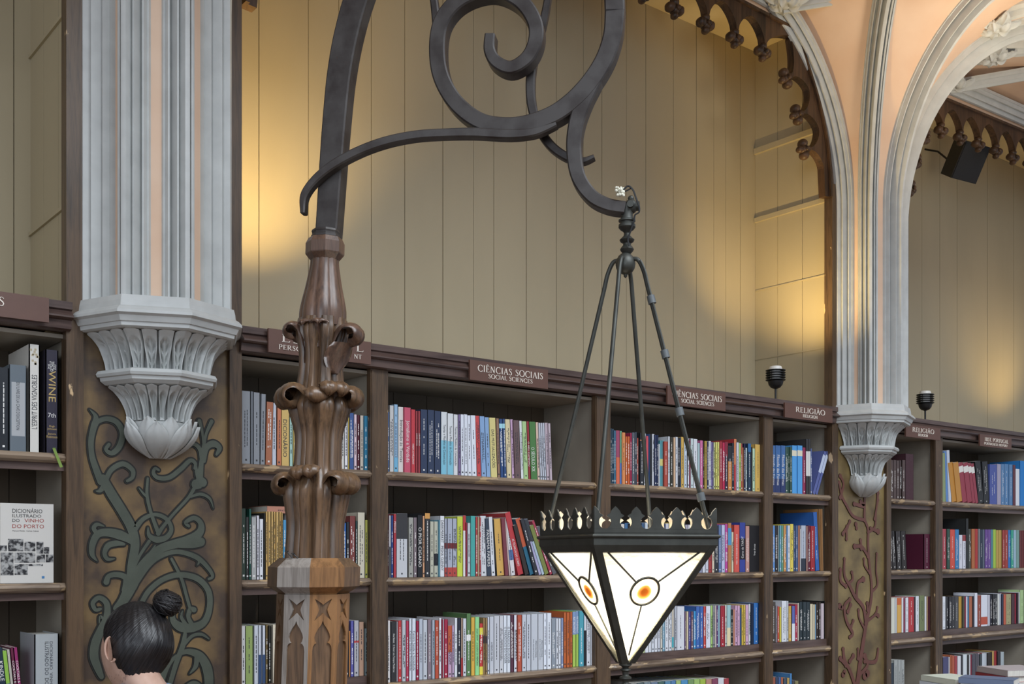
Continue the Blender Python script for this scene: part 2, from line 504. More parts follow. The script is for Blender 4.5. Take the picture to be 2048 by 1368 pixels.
# liernes, wall bosses, ceiling rings
def straight_rib(name, A, B, down=Vector((0, 0, -1)), sc=.9, parent=None):
    A, B = Vector(A), Vector(B); t = (B-A).normalized(); lat = t.cross(down).normalized(); nrm = lat.cross(t).normalized()
    if nrm.dot(down) < 0: nrm = -nrm
    m = MB(); rib_sweep([(A, nrm), (B, nrm)], lat, 0, 0, m, sc=sc)
    return m
def leafy_boss(c, r, seed):
    m = MB(); rn = random.Random(seed)
    m.ball((c[0], c[1], c[2]-r*.25), r*.32, 12, 8, (1, 1, .8))
    for tier, (n, ln, dz) in enumerate(((5, 1.25, 0), (5, .80, -.22*r))):
        for k in range(n):
            a = k*2*math.pi/n+.3+tier*.6+rn.uniform(-.06, .06); G = []
            for i in range(15):
                v = i/14; row = []
                rad = r*(.12+ln*v); zz = dz-r*.42*math.sin(math.pi*.62*v+.25)+r*.30*v*v
                lobes_ = 1+.30*abs(math.sin(v*3*math.pi))
                for j in range(11):
                    u = -1+2*j/10; w = r*.36*math.sin(math.pi*(.10+.89*v))**.7*lobes_
                    ca, sa = math.cos(a), math.sin(a)
                    groove = r*(.10*abs(u)**.7-.07*math.exp(-(u/.18)**2)+.04*math.sin(20*v-6*abs(u))*abs(u))
                    row.append((c[0]+rad*ca-sa*w*u, c[1]+rad*sa+ca*w*u, c[2]+zz+groove))
                G.append(row+[(p[0], p[1], p[2]+.008) for p in row[::-1]])
            m.rings(G)
    return m
i_ = 0
for cx, sds in ((COLX[1], (-1, 1)), (COLX[0], (1,))):
    for sd in sds:
        bx = cx+sd*.218*D; zb = H+.775*D
        root = empty('vault_boss', (bx, D-.05, zb), 'carved leaf boss on wall rib, '+{(0, -1): 'top centre-right above the arch corner', (0, 1): 'on the right beside the speaker bay', (1, 1): 'above the left bay corner'}[(0 if cx == COLX[1] else 1, sd)], 'boss', 'leaf bosses of the vault')
        leafy_boss((bx, D-.085, zb), .085, i_).build('leaves', M_STONE, root, smooth=True, sharp=50)
        for q in (-1, 1):
            m = straight_rib('lierne', (bx, D-.06, zb-.0), (bx+q*.42, D-.32, ZC-.01), sc=.60)
            m.build('lierne_rib', M_STONE, root, smooth=True, sharp=28)
        i_ += 1
for cx, sd, lab in ((COLX[1], 1, 'round moulded ceiling ring with leaf knobs, upper right corner'), (COLX[1], -1, 'round moulded ceiling ring out above the arch corner'), ):
    rx, ry = cx+sd*.182*D, D-.1754*D
    root = empty('ceiling_ring', (rx, ry, ZC), lab, 'ceiling moulding', 'moulded rings on the vault crown')
    m = MB(); R = []
    pr = [(.30, 0), (.30, -.035), (.285, -.05), (.275, -.045), (.262, -.07), (.245, -.078), (.228, -.07), (.218, -.045), (.205, -.05), (.19, -.03), (.185, 0)]
    for j in range(49):
        a = 2*math.pi*j/48; R.append([(rx+r*math.cos(a), ry+r*math.sin(a), ZC+z) for r, z in pr])
    m.rings(R, caps=False); m.build('ring_moulding', M_STONE, root, smooth=True, sharp=28)
    for q in range(4):
        a = math.radians(75+90*q)
        leafy_boss((rx+.25*math.cos(a), ry+.25*math.sin(a), ZC-.07), .085, 10+q).build('leaf_knob', M_STONE, root, smooth=True, sharp=50)

# ------------------------------------------------------------------ carved wood fringe of each arch
def fringe(a, b, label):
    root = empty('arch_fringe', ((a+b)/2*D, D, H+.5*D), label, 'carved arch', 'cusped wooden arch fringes')
    mid = (a+b)/2*D
    for e, s in ((a*D, 1), (b*D, -1)):
        c = wall_arch_curve(e, s, 24)
        # resample to even steps
        c = [(x, z) for x, z in c if (mid-x)*s > 0]+[(mid, H+.770*D)]
        L = [0]
        for i in range(1, len(c)): L.append(L[-1]+math.hypot(c[i][0]-c[i-1][0], c[i][1]-c[i-1][1]))
        def at(d):
            d = min(max(d, 0), L[-1])
            for i in range(1, len(L)):
                if d <= L[i]:
                    t = (d-L[i-1])/((L[i]-L[i-1]) or 1)
                    return (c[i-1][0]+(c[i][0]-c[i-1][0])*t, c[i-1][1]+(c[i][1]-c[i-1][1])*t)
            return c[-1]
        sp = .203; start = .35; N = int((L[-1]-start)/sp*16)
        O, I, knobs = [], [], []
        n0 = int((start-.10)/sp*16)
        for i in range(-n0, N+1):
            d = start+i*sp/16; p = at(d); q1, q0 = at(d+.03), at(d-.03)
            tx, tz = q1[0]-q0[0], q1[1]-q0[1]; l = math.hypot(tx, tz); nx, nz = tz/l*s, -tx/l*s
            if nz > 0 and abs(nx) < .5: nx, nz = -nx, -nz
            if nx*s < 0: nx, nz = -nx, -nz
            if nz > 0: nz = -nz*.2
            f = (i % 16)/16 if i >= 0 else .5
            if 32 <= i < 64: f = (i-32)/32          # one wide cusp turns the corner
            if -8 <= i < 0: f = (16+i)/16
            hang = .122*(1-math.sqrt(max(0, 1-(2*f-1)**2)))**.8
            O.append(p); bw = .045
            I.append((p[0]+nx*(bw+hang), p[1]+nz*(bw+hang)))
            if i >= 0 and i % 16 == 0 and i != 48: knobs.append((p[0]+nx*(bw+.136), p[1]+nz*(bw+.136), nx, nz))
        m = MB(); m.strip(O, I, lambda p, q, d: (p, d, q), D-.012, D+.028)
        # raised edge bead following the outer line
        m2 = MB(); Rm = [(o[0]+(i2[0]-o[0])*0, o[1]) for o, i2 in zip(O, I)]
        m.build('cusped_board', M_ARCH, root)
        O2 = [(o[0]*.75+i2[0]*.25, o[1]*.75+i2[1]*.25) if False else o for o, i2 in zip(O, I)]
        m = MB(); m.strip(O, [(o[0]+(at(0)[0]-at(0)[0])+0.0, o[1]) if False else (o[0]+nn[0]*.014, o[1]+nn[1]*.014) for o, nn in zip(O, [((i2[0]-o[0])/max(1e-6, math.hypot(i2[0]-o[0], i2[1]-o[1])), (i2[1]-o[1])/max(1e-6, math.hypot(i2[0]-o[0], i2[1]-o[1]))) for o, i2 in zip(O, I)])], lambda p, q, d: (p, d, q), D-.026, D-.012)
        m.build('edge_bead', M_ARCH, root)
        for kx, kz, nx, nz in knobs:
            m = MB()
            for (u, v_, r) in ((0, .030, .019), (-.028, .002, .023), (.028, .002, .023), (0, -.004, .021), (0, -.028, .017)):
                ux, uz = -nz, nx
                m.ball((kx+ux*u-nx*v_, D+.006, kz+uz*u-nz*v_), r, 10, 7, (1, 1.25, 1))
            m.ball((kx, D-.02, kz), .012, 8, 6)
            m.build('trefoil_knob', M_ARCH, root, smooth=True)
    # jamb strips running down to the cornice
    return root
fringe(*BAYX[1], 'cusped dark wood arch fringe over the middle bay with trefoil knobs')
fringe(*BAYX[2], 'cusped dark wood arch fringe over the far right bay')
fringe(*BAYX[0], 'cusped dark wood arch fringe over the far left bay')

# batten strips on the right side walls of bay 0 and bay 1
def batten(X, y0, y1, z, h, t, label):
    m = MB(); m.box(X-t, X+.001, y0, y1, z-h/2, z+h/2)
    tag(m.build('batten', M_WALL, origin=(X, (y0+y1)/2, z)), label, 'batten', 'battens on the niche side walls')
Xr = (BAYX[1][1]+.0115)*D
names = ['topmost', 'second highest', 'third highest thin', 'lowest thin']
for q, (za, h, t) in enumerate((((H+.645*D), .030, .018), ((H+.535*D), .024, .014), ((H+.422*D), .007, .005), ((H+.312*D), .006, .004))):
    batten(Xr, D+.05, YB-.003, za, h, t, names[q]+' painted batten on side wall of the middle bay, by the far column')
Xl = (BAYX[0][1]+.0115)*D
for q, za in enumerate((H+.475*D*1.0+.05, H+.30*D+.05)):
    batten(Xl, D+.05, YB-.003, za, .012, .008, ['higher', 'lower'][q]+' painted batten on side wall of the far left bay')
# ------------------------------------------------------------------ book-cases
ZA, ZB, ZCs, ZD = H+.297, H-.086, H-.466, H-.845      # tops of the shelf boards
TK = .028
YS = YB-.03                                            # back panel of the cases
YK = D+.345
COMPS = {0: [(-.60, -.20), (-.18, .2941)],
         1: [(.4575, .6028), (.6243, .9224), (.9476, 1.242), (1.264, 1.3988)],
         2: [(1.5528, 1.683), (1.7075, 2.005), (2.028, 2.325), (2.347, 2.49)]}
PLINTH = {0: [0, 0], 1: [.03, 0, .034, .034], 2: [.034, .034, .034, .034]}
ZTOP = H+.655
case_labels = {0: 'tall oak bookcase at the far left with wine books', 1: 'wide middle oak bookcase with social sciences books, behind the lantern',
               2: 'far right oak bookcase with religion and history books'}
cases = {}
for i, comps in COMPS.items():
    a, b = comps[0][0], comps[-1][1]
    root = empty('bookcase', ((a+b)/2*D, D+.17, 0), case_labels[i], 'bookcase', 'oak bookcases along the wall')
    cases[i] = root
    # back boards
    m = MB(); rn = random.Random(i); x = a*D-.03
    while x < b*D+.03:
        w_ = rn.choice([.13, .16, .19]); m.box(x+.0012, min(x+w_, b*D+.03)-.0012, YK, YK+.012+rn.uniform(0, .001), .1, H+.70); x += w_
    m.box(a*D-.03, b*D+.03, YK+.013, YK+.02, .1, H+.70)
    m.build('back_panel', M_BACK, root)
    # uprights between compartments and the end panels
    edges = [comps[0][0]]+[(comps[q][1], comps[q+1][0]) for q in range(len(comps)-1)]
    for q in range(len(comps)-1):
        x0, x1 = comps[q][1]*D, comps[q+1][0]*D
        m = MB(); m.box(x0, x1, D-.004, D+.022, 0, ZTOP+.012)
        m.box(x0+.004, x0+.012, D-.008, D-.004, 0, ZTOP); 
        m.build('upright', M_STILE, root)
        m = MB(); m.box(x0+.012, x1-.012, D+.022, YK, .1, ZTOP)
        m.build('partition', M_NICHE, root)
    for X, s in ((a*D, -1), (b*D, 1)):
        m = MB(); xa, xb = sorted((X+s*.012, X+s*.03)); m.box(xa, xb, D+.035, YK, .1, ZTOP)
        m.build('end_panel', M_NICHE, root)
    for q, (x0, x1) in enumerate(comps):
        x0, x1 = x0*D, x1*D
        for zi, z in enumerate((ZA, ZB, ZCs, ZD, ZD-.38)):
            m = MB()
            # nosed board with splayed, notched ends
            pr = [(D-.016, z-.006), (D-.020, z-.013), (D-.014, z-.022), (D-.004, z-TK), (YK, z-TK), (YK, z), (D-.010, z)]
            R = []
            n = len(pr)
            for X, inset in ((x0-.010, .016), (x0+.020, 0), (x1-.020, 0), (x1+.010, .016)):
                R.append([(X, (y+inset if y < D else y), zz) for y, zz in pr])
            m.rings(R)
            m.build('shelf', M_SHELF, root)
            # dark moulding under each board
            m = MB(); m.box(x0, x1, D+.010, D+.026, z-TK-.022, z-TK+.001); m.build('shelf_moulding', M_CORN, root)
            if zi == 2 and PLINTH[i][q]:
                m = MB(); m.box(x0+.001, x1-.001, D+.020, YK-.002, z+.0005, z+PLINTH[i][q]); m.build('raised_step', M_CORN, root)
        # slanted light ceiling of the top compartment
        m = MB(); m.box(x0-.008, x1+.008, D+.02, YK, ZTOP-.012, ZTOP); m.build('compartment_top', M_NICHE, root)
    # cornice: stacked mouldings
    x0, x1 = a*D-.01, b*D+.01
    pr = [(D+.02, .660), (D-.018, .660), (D-.030, .664), (D-.034, .688), (D-.046, .690), (D-.054, .694), (D-.054, .699), (D-.036, .714), (D-.034, .717), (D-.042, .720),
          (D-.042, .742), (D+.30, .742), (D+.30, .700), (D+.02, .700)]
    m = MB(); m.rings([[(x0, y, H+z) for y, z in pr], [(x1, y, H+z) for y, z in pr]])
    m.build('cornice', M_CORN, root)
    m = MB(); m.box(x0, x1, D+.02, YB-.002, H+.742, H+.752); m.build('top_board', M_NICHE, root)

# ------------------------------------------------------------------ painted pilaster panels with their oak frames
def stroke(pts, wid, k=6):
    P = crom(pts, k); n = len(P); N = normals2(P)
    if not isinstance(wid, (list, tuple)): wid = [wid, wid]
    A, B = [], []
    for i, (p, q) in enumerate(zip(P, N)):
        t = i/(n-1)*(len(wid)-1); j = min(int(t), len(wid)-2); w_ = wid[j]+(wid[j+1]-wid[j])*(t-j)
        A.append((p[0]+q[0]*w_/2, p[1]+q[1]*w_/2)); B.append((p[0]-q[0]*w_/2, p[1]-q[1]*w_/2))
    return P, A, B
def relief(root, strokes, mat, yf, px2m, outline=.0052, to=None, knob=1.0):
    """flat carved scrollwork: raised fills over a slightly wider dark outline"""
    fill = MB(); out = MB()
    lay = 0
    for pts, wid in strokes:
        Pw = [to(*p) for p in pts]; ww = [w_*px2m for w_ in (wid if isinstance(wid, (list, tuple)) else [wid, wid])]
        for mb, ex, y0, y1 in ((out, outline, .0, .0022), (fill, 0, .0, .0045)):
            P, A, B = stroke(Pw, [max(w_, .001)+2*ex for w_ in ww])
            y1_ = y1+(lay % 7)*.00006; lay += 1
            mb.strip(A, B, lambda p, q, d: (p, d, q), yf-y0, yf-y1_)
            for e, wv in ((P[0], ww[0]), (P[-1], ww[-1])):
                r = wv/2*knob+ex
                if r > .0012:
                    ring = [(e[0]+r*math.cos(2*math.pi*t/12), e[1]+r*math.sin(2*math.pi*t/12)) for t in range(12)]
                    mb.prism(ring, lambda p, q, d: (p, d, q), yf-y0, yf-y1_-.00003)
    fill.build('scrollwork', mat, root)
    if outline: out.build('scroll_outline', M_OUTL, root)

def panel(a, b, mat, label):
    root = empty('pilaster_panel', ((a+b)/2*D, D+.02, 0), label, 'wall panel', 'painted pilaster panels between bookcases')
    m = MB(); m.box(a*D+.001, b*D-.001, D+.004, D+.033, 0, H+.55*D); m.build('panel_board', mat, root)
    for x0, x1 in ((a*D, a*D+.050), (b*D-.042, b*D)):
        m = MB(); m.box(x0, x1, D-.014, D+.034, 0, H+.553*D)
        m.box(x0+.001, x1-.001, D-.018, D-.014, 0, H+.51*D) if False else None
        m.build('frame_stile', M_STILE, root)
    return root
p1 = panel(.2941, .4575, M_PANEL, 'brown mottled panel with green scrolls, behind the woman with the bun')
p2 = panel(1.3988, 1.5528, M_PANEL2, 'narrow olive gold panel with wine-coloured coral branches, below the far column')
T = lambda x, y: ((lambda v: (v.x, v.z))(PY(x, y, D)))
def Z2(*pts): return [(x/3.352, 960+y/3.352) for x, y in pts]     # coordinates read off two enlarged crops
def Z1(*pts): return [(x/3.42, 560+y/3.42) for x, y in pts]
SCR = [
 (Z1((612, 885), (650, 925), (655, 965), (640, 1010), (622, 1100), (628, 1200), (655, 1290), (690, 1380)), [1, 9, 14, 12, 11, 13, 15]),
 (Z1((640, 1040), (665, 975), (730, 950), (800, 975), (838, 1050), (815, 1140), (765, 1185), (725, 1160), (745, 1125)), [6, 9, 11, 12, 12, 11, 8, 7]),
 (Z2((690, -10), (745, 90), (820, 210), (880, 320), (905, 430), (885, 560), (885, 640), (870, 720), (825, 810), (780, 860)), [17, 20, 20, 20, 19, 18, 24, 26, 20, 14]),
 (Z2((700, 40), (670, 72), (640, 75)), [14, 8, 1]),
 (Z1((720, 1380), (760, 1300), (840, 1258), (905, 1300), (905, 1350), (870, 1375)), [9, 10, 11, 10, 8, 6]),
 (Z1((1085, 1300), (1060, 1290), (1050, 1325), (1085, 1355), (1160, 1350), (1240, 1290), (1300, 1235), (1335, 1255), (1330, 1290)), [5, 7, 8, 9, 10, 10, 9, 8, 5]),
 (Z1((1385, 1385), (1350, 1330), (1340, 1270)), [20, 10, 4]),
 (Z1((1360, 1400), (1375, 1270), (1392, 1140), (1410, 1050), (1447, 968)), [18, 11, 8, 6, 9]),
 (Z1((1392, 1120), (1382, 1040), (1363, 964)), [6, 6, 9]),
 (Z1((1378, 1220), (1368, 1160), (1330, 1125), (1280, 1135)), [9, 10, 8, 4]),
 (Z1((1395, 1240), (1410, 1150), (1460, 1120), (1500, 1150), (1480, 1195)), [8, 13, 15, 12, 5]),
 (Z2((1345, 0), (1315, 30)), [12, 22]),
 (Z2((1315, 30), (1265, 115), (1165, 225), (1095, 310), (1060, 360)), [9, 6.5, 6, 7, 10]),
 (Z2((1280, 112), (1345, 95), (1405, 125), (1430, 190)), [5, 7, 6, 1]),
 (Z2((990, -10), (985, 100), (1010, 215), (1055, 340)), [5, 7, 7, 9]),
 (Z2((990, 120), (960, 90), (932, 55)), [5, 5, 2]),
 (Z2((905, 330), (960, 262), (1040, 232), (1115, 262), (1148, 330), (1115, 385), (1050, 400), (1000, 372), (992, 318)), [11, 9, 8, 9, 9, 11, 14, 9, 2]),
 (Z2((1000, 410), (940, 500), (895, 590)), [7, 6, 8]),
 (Z2((905, 440), (870, 400), (800, 368), (720, 352), (655, 365), (620, 430), (618, 500), (652, 545)), [8, 16, 20, 17, 15, 13, 10, 1]),
 (Z2((655, 365), (628, 325), (650, 298), (697, 310)), [9, 9, 8, 2]),
 (Z2((830, 430), (780, 425), (725, 440), (700, 490), (720, 530), (768, 528)), [6, 12, 12, 9, 8, 2]),
 (Z2((890, 720), (935, 610), (1010, 520), (1080, 460), (1170, 430), (1270, 405), (1340, 350), (1345, 290), (1300, 255), (1245, 285), (1265, 310)), [16, 22, 22, 18, 19, 24, 17, 12, 10, 8, 6]),
 (Z2((1200, 440), (1290, 430), (1345, 415)), [10, 18, 20]),
 (Z2((1040, 440), (985, 520), (925, 608)), [3, 6, 7]),
 (Z2((900, 700), (1000, 560), (1100, 500), (1200, 482), (1320, 520), (1395, 590), (1425, 645), (1398, 665)), [14, 14, 10, 10, 11, 9, 7, 5]),
 (Z2((1320, 520), (1335, 545), (1322, 572)), [8, 7, 1]),
 (Z2((950, 820), (1000, 740), (1090, 668), (1200, 636), (1320, 660), (1395, 740), (1405, 850), (1370, 950), (1290, 990), (1210, 985), (1160, 940), (1165, 870), (1212, 842)), [10, 11, 11, 12, 13, 13, 13, 15, 20, 20, 13, 8, 1]),
 (Z2((1250, 975), (1215, 920), (1225, 875)), [9, 7, 1]),
 (Z2((1290, 975), (1262, 920), (1275, 870), (1300, 870)), [10, 9, 11, 12]),
 (Z2((1150, 530), (1215, 660), (1250, 780), (1270, 850)), [6, 7, 7, 7]),
 (Z2((675, 865), (640, 870), (622, 825), (665, 790), (715, 830), (715, 920), (680, 1000), (640, 1090), (630, 1180), (655, 1260), (680, 1320)), [5, 8, 9, 10, 12, 14, 17, 18, 18, 15, 10]),
 (Z2((665, 960), (672, 915), (700, 940)), [2, 5, 6]),
 (Z2((850, 740), (845, 660), (790, 635), (730, 645), (712, 685)), [22, 13, 11, 10, 12]),
 (Z2((865, 740), (890, 760), (880, 745)), [6, 5, 3]),
 (Z2((1240, 1030), (1225, 1110), (1180, 1230), (1135, 1380), (1100, 1500)), [8, 12, 11, 10, 10]),
 (Z2((1240, 1095), (1290, 1045), (1350, 1035), (1400, 1065)), [8, 7, 7, 3]),
 (Z2((1200, 1170), (1260, 1150), (1340, 1180), (1390, 1270), (1400, 1400), (1380, 1520)), [6, 12, 18, 22, 20, 16]),
 (Z2((1320, 1190), (1310, 1250), (1270, 1300)), [12, 10, 1]),
 (Z2((1215, 1160), (1150, 1210), (1105, 1290), (1080, 1380), (1080, 1500)), [6, 9, 11, 12, 12]),
 (Z2((1110, 1180), (1125, 1150), (1100, 1130)), [5, 7, 6]),
 (Z2((1060, 1250), (1080, 1320), (1090, 1400)), [8, 9, 10]),
]
relief(p1, SCR, M_GREENS, D+.004, .00146, to=T)
# lower continuation of the scrolls, repeated further down the panel
LOW = [([(x, y+330) for x, y in pts], w_) for pts, w_ in SCR[17:]]
relief(p1, LOW, M_GREENS, D+.004, .00146, to=T)

def Z6(*pts): return [(1640+x/2.326, 780+y/2.326) for x, y in pts]
def Z5(*pts): return [(1380+x/3.7175, 1000+y/3.7175) for x, y in pts]
CO = [
 (Z5((1240, 1420), (1255, 1300), (1270, 1180), (1295, 1020), (1315, 900), (1345, 760), (1352, 640), (1335, 480), (1325, 330), (1325, 220), (1300, 140), (1300, 60), (1300, -40)), [13, 11, 11, 9, 8, 7, 6, 6, 6, 6, 6, 5]),
 (Z5((1300, 150), (1215, 120), (1165, 40), (1130, -30), (1110, -130)), [6, 6, 6, 5]),
 (Z5((1325, 240), (1375, 200), (1385, 80), (1400, 0)), [5, 4, 4]),
 (Z5((1310, 920), (1290, 800), (1230, 720), (1190, 640), (1150, 560), (1150, 440)), [8, 8, 8, 7, 6, 5]),
 (Z5((1300, 960), (1260, 880), (1255, 820)), [5, 4, 5]),
 (Z5((1190, 740), (1150, 790), (1165, 900), (1210, 990), (1190, 1020)), [6, 6, 7, 7, 5]),
 (Z5((1240, 720), (1250, 620), (1290, 590)), [5, 6, 8]),
 (Z5((1325, 420), (1280, 350), (1225, 345)), [6, 7, 7]),
 (Z5((1275, 360), (1270, 300)), [6, 5]),
 (Z5((1335, 540), (1300, 490), (1295, 440)), [5, 4, 4]),
 (Z5((1355, 680), (1395, 630), (1385, 520), (1390, 400)), [5, 4, 4]),
 (Z5((1320, 900), (1380, 850), (1395, 800)), [5, 5, 4]),
 (Z5((1235, 1400), (1190, 1270), (1150, 1190), (1140, 1110)), [8, 8, 8, 6]),
 (Z5((1262, 1300), (1320, 1230), (1300, 1160)), [6, 7, 8]),
 (Z5((1300, 1200), (1380, 1200), (1400, 1110)), [6, 8, 4]),
 (Z5((1160, 640), (1120, 600), (1120, 520)), [6, 6, 6]),
 (Z5((1180, 620), (1210, 590), (1205, 540)), [5, 5, 5]),
 (Z5((1170, 200), (1140, 250)), [6, 6]), (Z5((1170, 200), (1190, 160)), [5, 5]), (Z5((1165, 215), (1165, 290)), [5, 5]),
 (Z5((1235, 180), (1240, 210)), [6, 5]), (Z5((1345, 210), (1400, 235)), [5, 8]),
 (Z5((1130, 800), (1115, 790)), [6, 8]), (Z5((1175, 830), (1195, 780)), [6, 6]), (Z5((1200, 940), (1215, 900)), [5, 5]),
 (Z5((1320, 820), (1320, 770)), [4, 6]), (Z5((1380, 850), (1400, 860)), [5, 6]),
 (Z5((1160, 1230), (1120, 1180)), [6, 7]), (Z5((1190, 1200), (1215, 1160)), [6, 7]), (Z5((1150, 1280), (1140, 1300)), [6, 7]), (Z5((1320, 1290), (1300, 1310)), [10, 10]),
 (Z5((1250, 1180), (1250, 1110)), [5, 4]),
 (Z6((95, 400), (110, 440), (95, 500)), [6, 5, 6]), (Z6((270, 480), (265, 540), (255, 600)), [6, 5, 5]), (Z6((190, 520), (205, 540), (160, 530)), [6, 8, 6]),
]
relief(p2, CO, M_CORAL, D+.004, .0028, outline=.0012, to=T, knob=1.45)

# ------------------------------------------------------------------ signs with a serif alphabet drawn in strokes
def glyph(ch):
    """returns (advance, strokes) in a unit-height box; stroke = (points, width0, width1)"""
    th, tn = .125, .05
    def L(x0, y0, x1, y1, w_): return ([(x0, y0), (x1, y1)], w_, w_)
    def S(x, y, h=.085): return ([(x-h, y), (x+h, y)], .035, .035)
    def A(cx, cy, rx, ry, a0, a1, n=14, tk=th, tt=tn):
        pts, ws = [], []
        for i in range(n+1):
            a = math.radians(a0+(a1-a0)*i/n); pts.append((cx+rx*math.cos(a), cy+ry*math.sin(a))); ws.append(tt+(tk-tt)*abs(math.cos(a))**1.3)
        return (pts, ws, None)
    b, t = .02, .98
    G = {
     'I': (.30, [L(.15, b, .15, t, th), S(.15, b), S(.15, t)]),
     'L': (.56, [L(.15, b, .15, t, th), S(.15, t), L(.05, b, .50, b, .04), L(.50, b, .53, .2, .04)]),
     'E': (.58, [L(.15, b, .15, t, th), L(.05, b, .50, b, .04), L(.05, t, .48, t, .04), L(.15, .52, .40, .52, .04), L(.50, b, .53, .18, .04), L(.48, t, .49, .82, .04), L(.40, .44, .40, .60, .04)]),
     'T': (.62, [L(.31, b, .31, t, th), S(.31, b), L(.03, t, .59, t, .04), L(.03, t, .03, .82, .04), L(.59, t, .59, .82, .04)]),
     'H': (.78, [L(.15, b, .15, t, th), L(.63, b, .63, t, th), S(.15, b), S(.15, t), S(.63, b), S(.63, t), L(.15, .52, .63, .52, .045)]),
     'N': (.80, [L(.15, b, .15, t, .05), L(.66, b, .66, t, .05), L(.15, t, .66, b, th), S(.15, b), S(.13, t), S(.66, t)]),
     'M': (.90, [L(.13, b, .17, t, .05), L(.77, b, .73, t, th), L(.17, t, .45, .1, th), L(.45, .1, .73, t, .05), S(.13, b), S(.77, b), S(.15, t, .06), S(.76, t, .06)]),
     'A': (.72, [L(.10, b, .36, t, .05), L(.36, t, .62, b, th), L(.2, .36, .54, .36, .04), S(.10, b, .08), S(.62, b, .09)]),
     'V': (.72, [L(.10, t, .36, b, th), L(.36, b, .62, t, .05), S(.10, t, .08), S(.62, t, .08)]),
     'O': (.86, [A(.43, .5, .37, .49, 0, 360, 24)]),
     'C': (.76, [A(.44, .5, .37, .49, 48, 312, 20), L(.68, .86, .68, .70, .04), L(.68, .14, .68, .26, .03)]),
     'G': (.84, [A(.44, .5, .37, .49, 48, 312, 20), L(.68, .86, .68, .70, .04), L(.70, .44, .70, .10, th), S(.70, .44, .08)]),
     'D': (.84, [L(.15, b, .15, t, th), L(.05, b, .36, b, .04), L(.05, t, .36, t, .04), A(.36, .5, .40, .48, 90, -90, 16)]),
     'P': (.60, [L(.15, b, .15, t, th), S(.15, b), L(.05, t, .30, t, .04), A(.30, .74, .22, .24, 90, -90, 12), L(.15, .50, .30, .50, .035)]),
     'R': (.72, [L(.15, b, .15, t, th), S(.15, b), L(.05, t, .30, t, .04), A(.30, .75, .22, .23, 90, -90, 12), L(.15, .52, .30, .52, .035), L(.32, .52, .62, .03, th*.9), L(.6, .02, .70, .02, .04)]),
     'U': (.80, [L(.15, t, .15, .32, th), L(.64, t, .64, .32, .05), A(.395, .32, .245, .31, 180, 360, 14), S(.15, t), S(.64, t)]),
     'Y': (.66, [L(.33, b, .33, .46, th), L(.08, t, .33, .46, th*.9), L(.33, .46, .58, t, .05), S(.33, b), S(.08, t, .07), S(.58, t, .07)]),
     'Z': (.64, [L(.06, t, .56, t, .04), L(.56, t, .08, b, th), L(.08, b, .58, b, .04), L(.06, t, .06, .82, .04), L(.58, b, .58, .2, .04)]),
     'S': (.56, [([(.46, .80), (.40, .93), (.26, .98), (.12, .90), (.11, .74), (.24, .58), (.38, .46), (.46, .30), (.42, .12), (.27, .02), (.13, .06), (.08, .2)], [.035, .04, .05, .08, .1, .12, .12, .1, .08, .05, .04, .035], None), L(.47, .92, .46, .78, .03), L(.08, .24, .07, .06, .03)]),
     '.': (.22, [L(.10, .0, .10, .11, .11)]), ' ': (.34, []),
    }
    acc = None; basech = ch
    for k_, (b_, c_) in {'Ê': ('E', '^'), 'Ã': ('A', '~'), 'Ç': ('C', ',')}.items():
        if ch == k_: basech, acc = b_, c_
    adv, st = G[basech]; st = list(st)
    if acc == '^': st += [L(.16, 1.07, .29, 1.20, .045), L(.29, 1.20, .42, 1.07, .045)]
    if acc == '~': st += [([(.20, 1.10), (.29, 1.17), (.40, 1.10), (.50, 1.17)], .045, .045)]
    return adv, st
def lettering(text, x0, x1, z0, h, y, mb, thick=.0025):
    tot = sum(glyph(c)[0]+.06 for c in text)-.06
    sx = (x1-x0)/tot; x = x0
    for c in text:
        adv, st = glyph(c)
        for pts, w0, w1 in st:
            n = len(pts); N = normals2([(p[0]*sx, p[1]*h) for p in pts])
            A_, B_ = [], []
            for i, p in enumerate(pts):
                if isinstance(w0, list): wi = w0[i] if len(w0) == n else w0[0]
                else: wi = w0
                wi *= (sx*.5+h*.5)
                q = N[i]; A_.append((x+p[0]*sx+q[0]*wi/2, z0+p[1]*h+q[1]*wi/2)); B_.append((x+p[0]*sx-q[0]*wi/2, z0+p[1]*h-q[1]*wi/2))
            mb.strip(A_, B_, lambda a, b, d: (a, d, b), y, y-thick)
        x += (adv+.06)*sx
def sign(px0, px1, y0, y1, rows, label):
    Yf = D-.062
    a = PY(px0, y0, Yf); b = PY(px1, y1, Yf); x0, x1 = a.x, b.x
    zt = a.z; zb = b.z
    root = empty('hanging_sign', ((x0+x1)/2, Yf, zb), label, 'sign', 'brown subject signs on the cornices')
    m = MB(); m.box(x0, x1, Yf, Yf+.009, zb, zt); m.build('board', M_SIGN, root)
    for text, fx0, fx1, fz0, fh in rows:
        m = MB(); lettering(text, x0+fx0*(x1-x0), x0+fx1*(x1-x0), zb+fz0*(zt-zb), fh*(zt-zb), Yf-.0003, m)
        m.build('lettering', M_CREAM, root)
sign(-70, 98, 573, 645, [('S', .385, .46, .42, .36)], 'brown sign ending in a letter S, cut off at left edge of photo')
sign(537, 742, 656, 729, [('L', .115, .20, .50, .32), ('E', .22, .31, .50, .32), ('L', .84, .92, .50, .32), ('PERSON', .09, .36, .17, .20), ('NT', .82, .90, .17, .20)],
     'brown sign half hidden behind the carved newel post, reading PERSON')
sign(940, 1096, 719, 778, [('CIÊNCIAS SOCIAIS', .09, .93, .46, .33), ('SOCIAL SCIENCES', .22, .79, .17, .22)], 'brown Ciências Sociais / Social Sciences sign between post and lantern rods')
